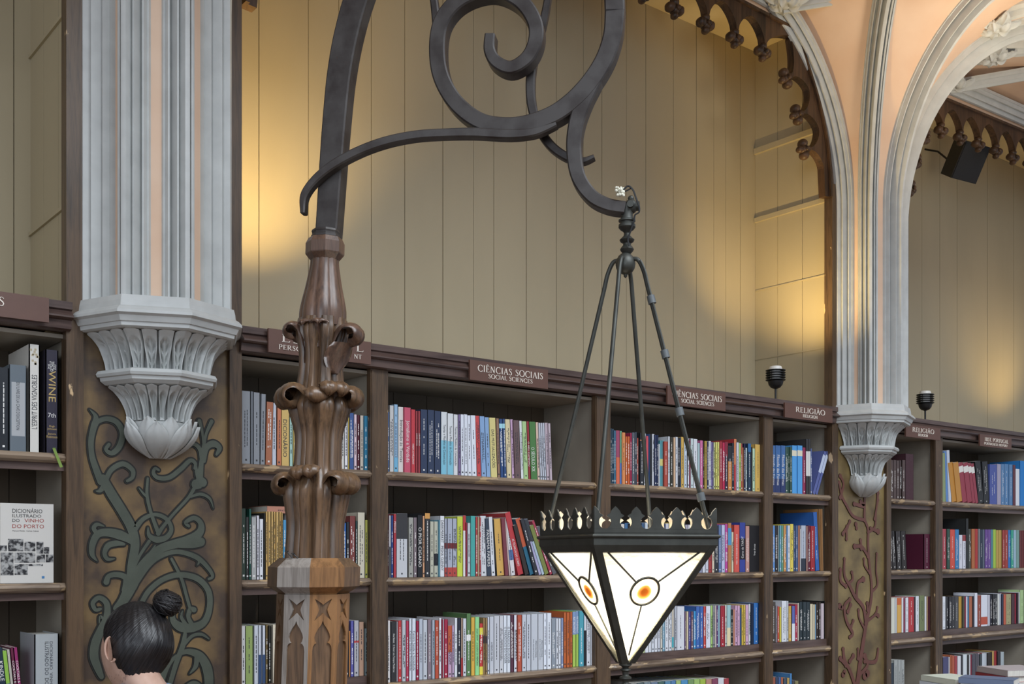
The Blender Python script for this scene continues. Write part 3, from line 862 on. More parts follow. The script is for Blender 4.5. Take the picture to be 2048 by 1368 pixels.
sign(1335, 1451, 771, 822, [('CIÊNCIAS SOCIAIS', .07, .93, .46, .33), ('SOCIAL SCIENCES', .22, .79, .17, .22)], 'brown Ciências Sociais / Social Sciences sign crossed by a lantern rod')
sign(1570, 1665, 805, 846, [('RELIGIÃO', .21, .83, .45, .36), ('RELIGION', .36, .67, .14, .22)], 'brown Religião / Religion sign left of the far column')
sign(1812, 1881, 848, 881, [('RELIGIÃO', .17, .80, .45, .36), ('RELIGION', .34, .62, .14, .22)], 'brown Religião / Religion sign right of the far column')
sign(1960, 2023, 868, 899, [('HIST. PORTUGAL', .14, .88, .46, .32), ('PORTUGUESE HISTORY', .12, .86, .16, .20)], 'small brown Hist. Portugal / Portuguese History sign at the far right')
# ------------------------------------------------------------------ carved newel post
NP = 2.70                                     # distance of the post along the view axis
VX = Vector((CS, -SN, 0)); VD = Vector((SN, CS, 0)); UP = Vector((0, 0, 1))     # photo right, depth, up as world vectors
PXM = NP/F
base_pt = PD(628, 1172, NP)
LEAN = .034                                   # the post leans slightly to the right
def npz(y): return H-(y-HZ)*PXM
AX0 = PD(628, 1150, NP); Z0 = AX0.z
def axis(z): return Vector((AX0.x, AX0.y, z))+VX*(LEAN*(z-Z0))
ANG0 = math.atan2(-SN, CS)                    # world angle of photo-right
def post_lathe(m, prof, n=48, mod=None, caps=True, ph=0):
    R = []
    for r, z in prof:
        c = axis(z)
        R.append([c+Vector((math.cos(ANG0+ph+2*math.pi*j/n), math.sin(ANG0+ph+2*math.pi*j/n), 0))*(r*(mod(2*math.pi*j/n, z) if mod else 1)) for j in range(n)])
    m.rings(R, True, caps)
newel = empty('newel_post', (axis(0).x, axis(0).y, 0), 'carved walnut newel post with leafy crockets carrying the iron bracket', 'newel post')
# octagonal lower shaft with traceried faces
OP = math.radians(5)
zc0, zc1 = npz(1187), 0.02
def oct_face(k, R):
    a0, a1 = ANG0-math.pi/2+OP+k*math.pi/4, ANG0-math.pi/2+OP+(k+1)*math.pi/4
    return a0, a1
Rs = .0885
faces_mat = {0: M_NEWELO, 7: M_NEWELG, 1: M_NEWELO, 6: M_NEWEL}  # tone set per face: grey beside orange-brown, the others dark walnut
SB = .010
for k in range(8):
    a0, a1 = oct_face(k, Rs)
    def fpt(u, z, d, a0=a0, a1=a1):
        """u in 0..1 across the face, d = depth below the outer face"""
        c = axis(z); e0 = Vector((math.cos(a0), math.sin(a0), 0))*Rs; e1 = Vector((math.cos(a1), math.sin(a1), 0))*Rs
        n = (e0+e1).normalized(); return c+e0+(e1-e0)*u-n*d
    W = Rs*2*math.sin(math.pi/8)
    m = MB()
    # sunk field
    zl = zc0-.62
    m.add([fpt(.02, z, SB) for z in (zl,)]+[fpt(.98, zl, SB), fpt(.98, zc0, SB), fpt(.02, zc0, SB)], [(0, 1, 2, 3)])
    # raised border with cusped pointed arch opening: strip between outer rectangle and arch line, both halves
    zA = zc0-.062       # apex of the arch
    half = [(.0, 0), (.05, -.009), (.17, -.020), (.26, -.032), (.285, -.040), (.25, -.049), (.20, -.053), (.27, -.055), (.33, -.061), (.355, -.072), (.36, -.20), (.36, -.55)]
    for s in (-1, 1):
        inner = [(.5+s*u, zA+z) for u, z in half]
        outer = [(.5+s*.5, zA+z) for u, z in half]
        m.strip(inner, outer, lambda u, z, d: fpt(u, z, d), 0, SB)
    # band between arch and quatrefoil: build the upper block as polygons around a four-pointed star
    star = []
    zs_ = zc0-.036; hw, hh = .31, .026
    P8 = [(-1, 1), (-.32, .66), (0, .45), (.32, .66), (1, 1), (.62, .34), (.48, 0), (.62, -.34), (1, -1), (.3, -.55), (0, -.30), (-.3, -.55), (-1, -1), (-.62, -.34), (-.48, 0), (-.62, .34)]
    star = [(.5+x*hw, zs_+y*hh) for x, y in P8]
    n = len(star)
    def outp(u, z):
        # project radially on to the rectangle 0..1 x (zA..zc0)
        du, dz = u-.5, z-zs_; t = min((.5/abs(du)) if du else 1e9, ((zc0-zs_) if dz > 0 else (zs_-zA))/abs(dz) if dz else 1e9)
        return (.5+du*t, zs_+dz*t)
    O = [outp(*p) for p in star]
    m.strip(star+[star[0]], O+[O[0]], lambda u, z, d: fpt(u, z, d), 0, SB)
    for cu, cz in ((0, zc0), (1, zc0), (0, zA), (1, zA)):
        pass
    for i in range(n):   # fill corner gaps of the rectangle
        p, q = O[i], O[(i+1) % n]
        if abs(p[0]-q[0]) > 1e-6 and abs(p[1]-q[1]) > 1e-6:
            cu = p[0] if abs(p[0]) < 1e-6 or abs(p[0]-1) < 1e-6 else q[0]
            cz = p[1] if abs(p[1]-zc0) < 1e-6 or abs(p[1]-zA) < 1e-6 else q[1]
            m.add([fpt(p[0], p[1], 0), fpt(cu, cz, 0), fpt(q[0], q[1], 0)], [(0, 1, 2)])
    m.build('shaft_face', faces_mat.get(k, M_NEWEL), newel)
m = MB(); post_lathe(m, [(Rs-.006, .02), (Rs-.006, zc0+.004)], 8, ph=-math.pi/2+OP); 
m.build('shaft_core', M_NEWEL, newel)
m = MB(); post_lathe(m, [(.13, 0), (.13, .12), (.11, .15), (Rs, .17)], 8, ph=-math.pi/2+OP); m.build('plinth', M_NEWEL, newel)
# octagonal cap, built face by face with a wood tone per face
cap_p = [(.0840, npz(1188)), (.0880, npz(1184)), (.1115, npz(1172)), (.1115, npz(1134)), (.0850, npz(1116)), (.0, npz(1115))]
for k in range(8):
    a0, a1 = oct_face(k, 1)
    m = MB(); R = []
    for r, z in cap_p:
        c = axis(z); R.append([c+Vector((math.cos(a0), math.sin(a0), 0))*r, c+Vector((math.cos(a1), math.sin(a1), 0))*r])
    m.rings(R, closed=False, caps=False)
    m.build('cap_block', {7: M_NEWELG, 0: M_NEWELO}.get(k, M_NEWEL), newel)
# moulded core with eight lobes
def lobes(a, z):
    q = (a*8/(2*math.pi)) % 1
    s = abs(q-.5)*2
    return 1-.16*max(0, s-.55)/.45-.05*(1 if s > .78 else 0)-.03*(1 if s < .16 else 0)
core = [(1116, 57), (1090, 56), (1050, 55), (1015, 60), (985, 64), (960, 55), (940, 47), (905, 45), (870, 46), (840, 54), (815, 60), (790, 50), (760, 44), (730, 42), (700, 44), (670, 50), (650, 48), (640, 47)]
core = [(b_, a_) for a_, b_ in crom(core, 4)]
m = MB(); post_lathe(m, [(r*PXM*1.04, npz(y)) for r, y in core], 96, lobes); m.build('moulded_core', M_NEWEL, newel, smooth=True, sharp=35)
# fluted vase above
def flutes(a, z):
    q = (a*8/(2*math.pi)+.3) % 1
    return 1+.10*abs(math.sin(math.pi*q))**.7-.07
vase = [(655, 44), (640, 45.5), (622, 45), (600, 41), (575, 35.5), (550, 31), (530, 28), (512, 27)]
vase = [(b_, a_) for a_, b_ in crom(vase, 4)]
m = MB(); post_lathe(m, [(r*PXM, npz(y)) for r, y in vase], 96, flutes); m.build('fluted_vase', M_NEWELT, newel, smooth=True, sharp=45)
m = MB(); post_lathe(m, [(.0335, npz(523)), (.046, npz(511)), (.047, npz(509)), (.047, npz(488)), (.041, npz(478)), (.0, npz(477))], 8, ph=math.radians(10)); m.build('octagonal_collar', M_NEWELT, newel)
# crockets
def crocket(root, ang, y_root, y_curl, rc, rho, wid, turns=1.15, dr=0., mat=None, droop=0., name='crocket_leaf', tw=0.):
    """leaf that climbs the core, swells outward and rolls over; ang = angle from photo-right, toward viewer positive"""
    a = ANG0-ang
    er = Vector((math.cos(a), math.sin(a), 0)); et = Vector((-math.sin(a), math.cos(a), 0))
    z0, z1 = npz(y_root), npz(y_curl)
    cen = []
    r0 = rc
    for i in range(7):
        t = i/6; cen.append((r0-.004+t*t*.012, z0+(z1-z0)*t))
    cr, cz = cen[-1][0]+rho+dr, cen[-1][1]
    N = 20
    for i in range(1, N+1):
        th = math.pi-2*math.pi*turns*i/N*.82
        rr = rho*(1-.50*i/N)
        cen.append((cr+(rr+dr*(1-i/N))*math.cos(th), cz+rr*1.0*math.sin(th)-droop*i/N))
    n = len(cen); G_o, G_i = [], []
    nu = 11
    for i, (r, z) in enumerate(cen):
        v = i/(n-1)
        q_ = min(1, max(0, (i-2)/6)); q_ = q_*q_*(3-2*q_)
        er_, et_ = er, et
        if tw:
            a2 = a-tw; er_ = Vector((math.cos(a2), math.sin(a2), 0)); et_ = Vector((-math.sin(a2), math.cos(a2), 0))
            etb = et.lerp(et_, q_).normalized()
        else: etb = et
        rr0 = cen[6][0]
        p0, p1 = cen[max(i-1, 0)], cen[min(i+1, n-1)]
        tr, tz = p1[0]-p0[0], p1[1]-p0[1]; l = math.hypot(tr, tz) or 1
        nr, nz = -tz/l, tr/l            # points to the outside of the roll
        w_ = wid*(.42+.20*v*2 if v < .25 else (.52+.55*math.sin(math.pi*min(1, (v-.25)/.6))) if v < .85 else .55*(1-(v-.85)/.15*.55))
        w_ *= 1+.10*math.sin(v*19)
        ro, ri = [], []
        for j in range(nu):
            u = -1+2*j/(nu-1)
            bulge = .20*wid*(1-u*u)
            vein = -.0028*math.exp(-(u/.10)**2)-.0016*max(0, math.sin(22*v+7*abs(u)))**6
            off = bulge-.12*wid+vein
            eb = er.lerp(er_, q_).normalized()
            p = axis(z)+er*min(r, rr0)+er_*max(0, r-rr0)+eb*(nr*off)+UP*(nz*off)+etb*(w_/2*u)
            ro.append(p); ri.append(p-(eb*nr+UP*nz)*(.007*(1-.6*abs(u)**3)))
        G_o.append(ro+ri[::-1])
    m = MB(); m.rings(G_o, closed=True)
    m.build(name, mat or M_NEWEL, root, smooth=True, sharp=60)
d_ = math.radians
# tier 3 (lowest)
crocket(newel, d_(66), 1010, 972, .046, .034, .078, tw=d_(-54), dr=.004)
crocket(newel, d_(146), 1010, 972, .046, .031, .074, tw=d_(26))
for ang in (20, 185, 240, 300): crocket(newel, d_(ang), 1010, 972, .046, .031, .078)
for ang, y_ in ((112, 952), (92, 950)): crocket(newel, d_(ang), 1000, y_, .054, .021, .046, 1.0)
# tier 2
crocket(newel, d_(112), 855, 802, .042, .036, .080, tw=d_(58), dr=.004)
crocket(newel, d_(96), 850, 800, .046, .022, .060, tw=d_(-30))
crocket(newel, d_(160), 855, 802, .042, .032, .078, tw=d_(12))
for ang in (8, 215, 265, 320): crocket(newel, d_(ang), 855, 800, .042, .031, .080)
for ang in (66, 44): crocket(newel, d_(ang), 848, 788, .050, .023, .046, 1.0)
# tier 1
crocket(newel, d_(40), 745, 680, .040, .034, .074, 1.0, dr=.006, mat=M_NEWELT, tw=d_(-34))
crocket(newel, d_(150), 730, 668, .042, .026, .058, 1.0, mat=M_NEWELT, tw=d_(34))
for ang in (215, 300): crocket(newel, d_(ang), 730, 665, .042, .026, .068, 1.0, mat=M_NEWELT)
for ang in (122, 88): crocket(newel, d_(ang), 700, 655, .046, .010, .044, .75, mat=M_NEWELT)
# slanting spear leaf under the right crocket of the top tier
m = MB()
for (ang, ya, yb, r) in ((38, 752, 694, .058),):
    a = ANG0-d_(ang); er = Vector((math.cos(a), math.sin(a), 0)); et = Vector((-math.sin(a), math.cos(a), 0)); G = []
    for i in range(10):
        v = i/9; w_ = .042*math.sin(math.pi*(.08+.66*v)); z = npz(ya+(yb-ya)*v); row = []
        for s_ in (0, 1):
            for j in (range(7) if s_ == 0 else range(6, -1, -1)):
                u = -1+2*j/6; row.append(axis(z)+er*(r-.012+.03*v*v+(.013*(1-u*u) if s_ == 0 else 0))+et*(w_*u))
        G.append(row)
    m.rings(G)
m.build('spear_leaf', M_NEWELT, newel, smooth=True, sharp=60)

# two small screws left on the cap
sc = empty('screw', PD(571, 1113, NP-.06), 'two small dark screws standing on the newel post cap', 'screw')
for dx in (0, 12):
    a_ = PD(574+dx, 1103+dx*.4, NP-.075); b_ = PD(584+dx, 1116, NP-.075)
    m = MB(); m.tube([a_, b_], [.0016, .0012], 8); m.lathe([(.0004, 0), (.0042, .0), (.0042, .0015), (.0004, .002)], a_, 10)
    m.build('screw_shank', M_BLACK, sc)

# ------------------------------------------------------------------ wrought iron bracket (all scrolls lie in one vertical plane)
TB = math.radians(10)
tdir = VX*math.cos(TB)-VD*math.sin(TB); ndir = -(VX*math.sin(TB)+VD*math.cos(TB))     # along the plane; toward the viewer
O_ = PD(655, 475, NP)
def on_plane(px, y, off=0.):
    dx, dy = ray(px); r = Vector((dx, dy, -(y-HZ)/F)); c0 = Vector((0, 0, H))
    q = O_+ndir*off
    t = (q-c0).dot(ndir)/r.dot(ndir); return c0+r*t
def on_plane2(px, y, off=0.):
    v = on_plane(px, y, off)-(O_+ndir*off); return (v.dot(tdir), v.z)
brk = empty('iron_bracket', O_, 'black wrought iron scroll bracket rising from the newel post and carrying the lantern', 'iron bracket')
def bar(name, pts, wid, dep, off=0., k=7, taper_dep=None):
    """flat-forged bar; pts are outline centres of its front face, wid in pixels, dep in metres"""
    off0, off1 = off if isinstance(off, tuple) else (off, off)
    P2 = [on_plane2(x, y, off0+(off1-off0)*i/(len(pts)-1)) for i, (x, y) in enumerate(pts)]
    wm = [w_*PXM*.97 for w_ in wid]
    P, A, B = stroke(P2, wm, k)
    R = []; n = len(P)
    for i, (a, b) in enumerate(zip(A, B)):
        ch = .0035
        off = off0+(off1-off0)*i/(n-1)
        dd = dep if taper_dep is None else dep+(taper_dep-dep)*i/(n-1)
        la = Vector((b[0]-a[0], 0, b[1]-a[1])); L_ = la.length or 1; la /= L_
        def q(p, s, d): return O_+ndir*(off+d)+tdir*(p[0]+la.x*s)+UP*(p[1]+la.z*s)
        c_ = min(ch, L_*.25)
        R.append([q(a, c_, 0), q(b, -c_, 0), q(b, 0, -c_), q(b, 0, -dd+c_), q(b, -c_, -dd), q(a, c_, -dd), q(a, 0, -dd+c_), q(a, 0, -c_)])
    m = MB(); m.rings(R); return m.build(name, M_IRON, brk, smooth=True, sharp=30)
# upright, over the top (above the frame) and down into the big scroll
bar('upright_bar', [(650, 474), (654, 420), (660, 330), (667, 240), (676, 150), (690, 70), (712, -10), (745, -90), (800, -175), (880, -245), (970, -275), (1065, -255), (1150, -195), (1205, -110), (1225, -30), (1229, 20)],
    [46, 47, 49, 50, 51, 52, 52, 51, 50, 48, 46, 44, 42, 41, 40, 39], .052)
bar('scroll_bar', [(1229, 18), (1224, 70), (1204, 125), (1165, 180), (1115, 222), (1060, 244), (1010, 250), (958, 240), (912, 205), (882, 155), (873, 100), (880, 45), (908, 5), (950, -18), (995, -22), (1040, 0), (1067, 38), (1071, 75), (1055, 112), (1022, 133), (992, 122), (978, 98), (979, 66)],
    [39, 37, 37, 38, 37, 35, 34, 33, 33, 33, 33, 33, 33, 33, 32, 31, 30, 30, 29, 27, 25, 23, 21], .046)
bar('lower_arm', [(1216, 90), (1204, 125), (1187, 162), (1166, 202), (1151, 250), (1147, 300), (1156, 352), (1182, 390), (1215, 408), (1250, 414)],
    [16, 24, 30, 33, 31, 30, 29, 27, 26, 25], .042, -.0008)
bar('front_tendril', [(1112, 246), (1070, 262), (1020, 267), (950, 264), (890, 265), (830, 269), (770, 281), (715, 301), (665, 328), (628, 358), (606, 390), (604, 425)],
    [12, 18, 20, 20, 19, 19, 19, 19, 19, 17, 15, 9], .028, (-.002, .034))
bar('back_tendril', [(1098, -30), (1090, 20), (1078, 70), (1066, 115), (1060, 160), (1063, 210), (1078, 255), (1102, 290), (1135, 313), (1165, 320), (1188, 312)],
    [13, 15, 17, 19, 19, 19, 19, 18, 17, 14, 9], .024, -.055)
bar('side_tendril', [(862, -30), (868, 10), (872, 50), (876, 80)], [14, 16, 17, 14], .024, -.050)
m = MB()
for (r, y) in ((0, 0),): pass
post_lathe(m, [(.0325, npz(478)), (.0345, npz(476)), (.0345, npz(472)), (.0325, npz(470)), (.0325, npz(467)), (.034, npz(465)), (.033, npz(461)), (.0, npz(460))], 8, ph=math.radians(10)); m.build('ferrule', M_IRON, brk, smooth=True, sharp=30)

# ------------------------------------------------------------------ hanging lantern
LC_px = 1252.0
pv = on_plane(1258, 414, -.02)
LDEP = pv.dot(VD)
LM = LDEP/F
hub = PD(1251, 530, LDEP)
def lz(y): return H-(y-HZ)*LM
def lc(z): return Vector((hub.x, hub.y, z))
lan = empty('hanging_lantern', hub, 'square dark metal lantern with lit glass panes hanging by four rods', 'lantern')
def llathe(name, prof, n=20, mat=M_LAMPI, cx=0., parent=lan, sharp=35):
    m = MB(); m.lathe([(r*LM, lz(y)) for r, y in prof], (hub.x+VX.x*cx*LM, hub.y+VX.y*cx*LM, 0), n); return m.build(name, mat, parent, smooth=True, sharp=sharp)
llathe('hub_ball', [(1, 556), (3.5, 553), (4, 549), (7, 548), (14, 544), (18.5, 537), (20, 529), (18.5, 520), (14, 512), (9, 508), (7, 506)])
llathe('turned_stem', [(7, 508), (12, 503), (14, 499), (11, 494), (8, 491), (8, 487), (13, 484), (15, 480), (11, 476), (7, 472), (6, 467), (8, 463), (13, 460), (17, 455), (17, 450), (14, 447), (14, 445), (17, 443), (17, 440), (13, 438), (12, 430), (12, 412), (13, 410)], cx=3)
m = MB(); c = PD(1262, 413, LDEP); m.ball(c, .016, 14, 9, (1, 1, 1.1)); m.ball(c+UP*.018, .008, 10, 6)
m.lathe([(.001, -.018), (.011, -.018), (.011, .018), (.001, .018)], (0, 0, 0), 12) if False else None
ax_ = [c-tdir*.022, c+tdir*.020]; m.tube(ax_, .011, 12); m.tube([c+ndir*.022, c-ndir*.022], .008, 12)
m.build('pivot_eye', M_LAMPI, lan, smooth=True)
m = MB(); P = [PD(x, y, LDEP-.02) for x, y in ((1246, 381), (1256, 372), (1266, 380), (1272, 396), (1278, 412), (1278, 424), (1270, 430), (1268, 442), (1262, 460), (1256, 478), (1258, 492))]
m.tube([Vector(p) for p in crom([tuple(p) for p in P], 5)], .0021, 6)
P = [PD(x, y, LDEP-.018) for x, y in ((1246, 385), (1260, 378), (1262, 376))]; m.tube(P, .0016, 6)
m.build('power_wire', M_BLACK, lan, smooth=True)
m = MB(); rn = random.Random(2)
for q in range(26):
    m.ball(PD(1240+rn.uniform(-8, 8), 383+rn.uniform(-8, 9), LDEP-.02+rn.uniform(-.008, .008)), rn.uniform(.0028, .0042), 7, 5)
m.build('white_connector_block', pmat('white_plastic', 'd9d6c4', .5, .05, 60, 0), lan, smooth=True)
# body
AZ = math.radians(-24)
Rh = .222                                       # half diagonal of the rim
def corner(k, r, z):
    a = AZ+k*math.pi/2       # 0: right, 1: back, 2: left, 3: front, as seen in the photo
    return lc(z)+VX*(r*math.cos(a))+VD*(r*math.sin(a))
def sq(r, z): return [corner(k, r, z) for k in range(4)]
za = lz(1326)
rim = [(.213, lz(1062)), (.2165, lz(1064)), (.2165, lz(1070)), (.2235, lz(1071.5)), (.2265, lz(1074)), (.224, lz(1077)), (.2190, lz(1079)), (.2190, lz(1091)), (.208, lz(1104)), (.196, lz(1106)), (.196, lz(1100)), (.213, lz(1085))]
m = MB(); m.rings([sq(r, z) for r, z in rim], loop=True); m.build('rim_band', M_LAMPI, lan)
# cresting: pierced fleur-shaped crown, four sides
def crest_outline():
    """one tooth, u from 0 to 1, heights in units of the tooth pitch"""
    out = []
    # valley circle is cut left and right; tooth tip leaf in the middle
    pts = [(0, .16), (.04, .06), (.10, .03), (.17, .08), (.205, .20), (.19, .34), (.14, .44), (.20, .50), (.27, .50), (.32, .56), (.35, .68), (.42, .76), (.46, .86), (.50, 1.0),
           (.54, .86), (.58, .76), (.65, .68), (.68, .56), (.73, .50), (.80, .50), (.86, .44), (.81, .34), (.795, .20), (.83, .08), (.90, .03), (.96, .06), (1, .16)]
    return pts
NT = 6
M_BRASS = pmat('tarnished_brass_lining', 'c4b59c', .5, .1, 40, .1)
for k in range(4):
    zbase, zt = lz(1061), lz(1019); zb = lz(1068); hgt = zt-zbase
    prof_ = [(.50, .0), (.37, .03), (.28, .10), (.225, .2), (.205, .3), (.22, .4), (.27, .48), (.34, .53), (.41, .57), (.38, .62), (.30, .65), (.245, .70), (.22, .78), (.15, .86), (.07, .94), (.0, 1.0)]
    for nm, rr_, mt, d0, d1 in (('crown_cresting', .2160, M_LAMPI, -.001, .001), ('cresting_lining', .2135, M_BRASS, -.0004, .0004)):
        p0, p1 = corner(k, rr_, 0), corner((k+1) % 4, rr_, 0)
        e = (p1-p0); L_ = e.length; e.normalize(); nrm = Vector((e.y, -e.x, 0)); pitch = L_/NT
        fn = lambda s, z, d: Vector((p0.x, p0.y, 0))+e*s+UP*z+nrm*d
        m = MB()
        for q in range(NT+1):
            u0 = q*pitch
            Lp = [(max(0, u0-pitch*a_), zbase+hgt*b_) for a_, b_ in prof_]; Rp = [(min(L_, u0+pitch*a_), zbase+hgt*b_) for a_, b_ in prof_]
            m.strip(Lp, Rp, fn, d0, d1)
        m.strip([(0, zb), (L_, zb)], [(0, zbase+.0004), (L_, zbase+.0004)], fn, d0, d1)
        m.build(nm, mt, lan)
# edge bars, glass panes, cames and agate roundels
GL, nt, b_ = base('rippled_opal_glass')
b_.inputs['Base Color'].default_value = (0, 0, 0, 1)
N = nt.nodes; Lk = nt.links
tr = N.new('ShaderNodeBsdfTranslucent'); tr.inputs[0].default_value = (.93, .90, .82, 1)
df = N.new('ShaderNodeBsdfGlossy'); df.inputs['Roughness'].default_value = .18; df.inputs['Color'].default_value = (.8, .8, .8, 1)
mx = N.new('ShaderNodeMixShader'); mx.inputs[0].default_value = .12
tc = N.new('ShaderNodeTexCoord'); no = N.new('ShaderNodeTexNoise'); no.inputs['Scale'].default_value = 60; no.inputs['Detail'].default_value = 2
mpn = N.new('ShaderNodeMapping'); mpn.inputs['Scale'].default_value = (1, 1, 2.5); Lk.new(tc.outputs['Object'], mpn.inputs[0]); Lk.new(mpn.outputs[0], no.inputs['Vector'])
bp = N.new('ShaderNodeBump'); bp.inputs['Strength'].default_value = .9; bp.inputs['Distance'].default_value = .004
Lk.new(no.outputs[0], bp.inputs['Height']); Lk.new(bp.outputs[0], tr.inputs['Normal']); Lk.new(bp.outputs[0], df.inputs['Normal'])
Lk.new(tr.outputs[0], mx.inputs[1]); Lk.new(df.outputs[0], mx.inputs[2]); Lk.new(mx.outputs[0], nt.nodes['Material Output'].inputs['Surface'])
AG, nt, b_ = base('amber_agate')
N = nt.nodes; Lk = nt.links
tr = N.new('ShaderNodeBsdfTranslucent'); tc = N.new('ShaderNodeTexCoord'); gr = N.new('ShaderNodeTexGradient'); gr.gradient_type = 'SPHERICAL'
mpn = N.new('ShaderNodeMapping'); mpn.inputs['Scale'].default_value = (31, 31, 31); Lk.new(tc.outputs['Object'], mpn.inputs[0])
no = N.new('ShaderNodeTexNoise'); no.inputs['Scale'].default_value = 1.3; Lk.new(mpn.outputs[0], no.inputs['Vector'])
mv = N.new('ShaderNodeVectorMath'); mv.operation = 'SCALE'; mv.inputs['Scale'].default_value = .18; Lk.new(no.outputs['Color'], mv.inputs[0])
av = N.new('ShaderNodeVectorMath'); Lk.new(mpn.outputs[0], av.inputs[0]); Lk.new(mv.outputs[0], av.inputs[1]); Lk.new(av.outputs[0], gr.inputs[0])
rp = N.new('ShaderNodeValToRGB'); el = rp.color_ramp.elements; el[0].position = 0; el[0].color = (1, .93, .80, 1); el[1].position = .75; el[1].color = (.20, .085, .025, 1)
e2 = el.new(.12); e2.color = (.96, .88, .70, 1); e3 = el.new(.42); e3.color = (1, .93, .78, 1); e4 = el.new(.50); e4.color = (.48, .27, .11, 1)
Lk.new(gr.outputs[0], rp.inputs[0]); Lk.new(rp.outputs[0], tr.inputs[0]); Lk.new(tr.outputs[0], nt.nodes['Material Output'].inputs['Surface'])
rt, rb = .205, .012
zt, zb2 = lz(1098), lz(1322)
for k in range(4):
    a, b, c = corner(k, rt, zt), corner((k+1) % 4, rt, zt), corner(k, rb, zb2)
    c2 = corner((k+1) % 4, rb, zb2)
    nn = (b-a).cross(c-a).normalized(); 
    if nn.dot((a+b)/2-lc((a.z))) < 0: nn = -nn
    gi = -nn*.003
    m = MB(); m.rings([[a+gi, b+gi, c2+gi, c+gi], [a+gi*1.5, b+gi*1.5, c2+gi*1.5, c+gi*1.5]])
    g = m.build('glass_pane', GL, lan)
    # corner bar
    ea, eb = corner(k, rt+.010, lz(1096)), corner(k, rb+.012, lz(1326))
    an = AZ+k*math.pi/2; rad = VX*math.cos(an)+VD*math.sin(an); lat = -VX*math.sin(an)+VD*math.cos(an)
    m = MB(); R = []
    for p in (ea, eb):
        R.append([p, p+lat*.0125-rad*.0115, p+lat*.0105-rad*.0145, p-rad*.004, p-lat*.0105-rad*.0145, p-lat*.0125-rad*.0115])
    m.rings(R); m.build('corner_bar', M_LAMPI, lan)
    mid = (a+b)/2*.635+(c+c2)/2*.365
    m = MB()
    for p in (a+(b-a)*.07, b+(a-b)*.07, (c+c2)/2+((a+b)/2-(c+c2)/2)*.06):
        d = (mid-p).normalized(); m.tube([p+nn*.001, mid-d*.034+nn*.001], .0024, 6)
    u = (b-a).normalized(); v = nn.cross(u)
    R = []
    for j in range(29):
        t = 2*math.pi*j/28; dd = u*math.cos(t)+v*math.sin(t)
        R.append([mid+nn*.001+dd*(.0355+.0032*math.cos(q))+nn*.0032*math.sin(q) for q in [math.pi*2*z_/6 for z_ in range(6)]])
    m.rings(R, caps=False); m.build('lead_cames', M_LAMPI, g, origin=mid)
    m = MB(); 
    m.rings([[mid+(u*math.cos(2*math.pi*j/24)+v*math.sin(2*math.pi*j/24))*r_+nn*h_ for j in range(24)] for r_, h_ in ((.0005, .0045), (.018, .0035), (.033, .0005), (.034, -.0005), (.033, -.001), (.0005, -.0015))])
    m.build('agate_roundel', AG, g, origin=mid, smooth=True)
# finial
llathe('finial', [(10, 1322), (12, 1326), (13, 1330), (8, 1333), (6, 1336), (10, 1338), (11, 1340), (7, 1343), (6, 1349), (8, 1352), (12, 1354), (12, 1357), (7, 1360), (6, 1364), (9, 1368), (14, 1372), (15, 1380), (9, 1390), (1, 1396)])
# rods
for k, (tx, ty, hx, hy, zz) in enumerate(((1425, 1062, 1272, 530, .028), (1308, 1040, 1260, 548, .02), (1098, 1045, 1228, 533, .024), (1187, 1045, 1240, 522, .02))):
    an = AZ+k*math.pi/2
    foot = corner(k, (.200, .205, .200, .205)[k], lz(1068))
    top = corner(k, .012, lz(520 if k != 1 else 528)); sh = corner(k, .030, lz(522 if k != 1 else 534)); el_ = corner(k, .044, lz(545 if k != 1 else 556))
    P = [top, sh, el_]+[el_.lerp(foot, t) for t in (.05, .25, .5, .75, 1)]
    P = crom([tuple(p) for p in P[:4]], 5)+[tuple(p) for p in P[4:]]
    m = MB(); m.tube([Vector(p) for p in P], .0052, 10); r_ = m.build('rod', M_LAMPI, lan, smooth=True)
    if k == 0:
        # the cable taped along the right-hand rod
        m = MB(); off = ndir*.008+tdir*.003
        Q = [Vector(p)+off for p in P[6:]]; m.tube(Q[:-1]+[Q[-1]], .0028, 8); m.build('taped_cable', M_LAMPI, lan, smooth=True)
        m = MB(); tp = pmat('grey_tape', '5a5f61', .5, .1, 30, .1)
        for t in (.10, .31, .53, .85):
            c0 = el_.lerp(foot, t)+off*.4; c1 = el_.lerp(foot, t+.030)+off*.4; m.tube([c0, c1], .0095, 12)
        m.build('tape_wrap', tp, lan, smooth=True)
# bulb
BU, nt, b_ = base('glowing_bulb'); b_.inputs['Emission Color'].default_value = (1, .93, .80, 1); b_.inputs['Emission Strength'].default_value = 40
m = MB(); bc = lc(lz(1165)); m.ball(bc, .030, 16, 10, (1, 1, 1.2)); m.build('bulb', BU, lan, smooth=True)
m = MB(); m.tube([bc+UP*.034, bc+UP*.075], .016, 12); m.tube([bc+UP*.07, bc+UP*.072+VX*.15*math.cos(AZ)+VD*.15*math.sin(AZ)], .004, 8); m.tube([bc+UP*.07, bc+UP*.072-VX*.15*math.cos(AZ)-VD*.15*math.sin(AZ)], .004, 8)
m.build('bulb_holder', M_LAMPI, lan, smooth=True)
pl = bpy.data.lights.new('lantern_bulb_light', 'POINT'); pl.energy = 5.5; pl.shadow_soft_size = .034; pl.color = (1, .90, .72)
po = bpy.data.objects.new('lantern_bulb_light', pl); COL.objects.link(po); po.location = bc+Vector((0, 0, -.05))

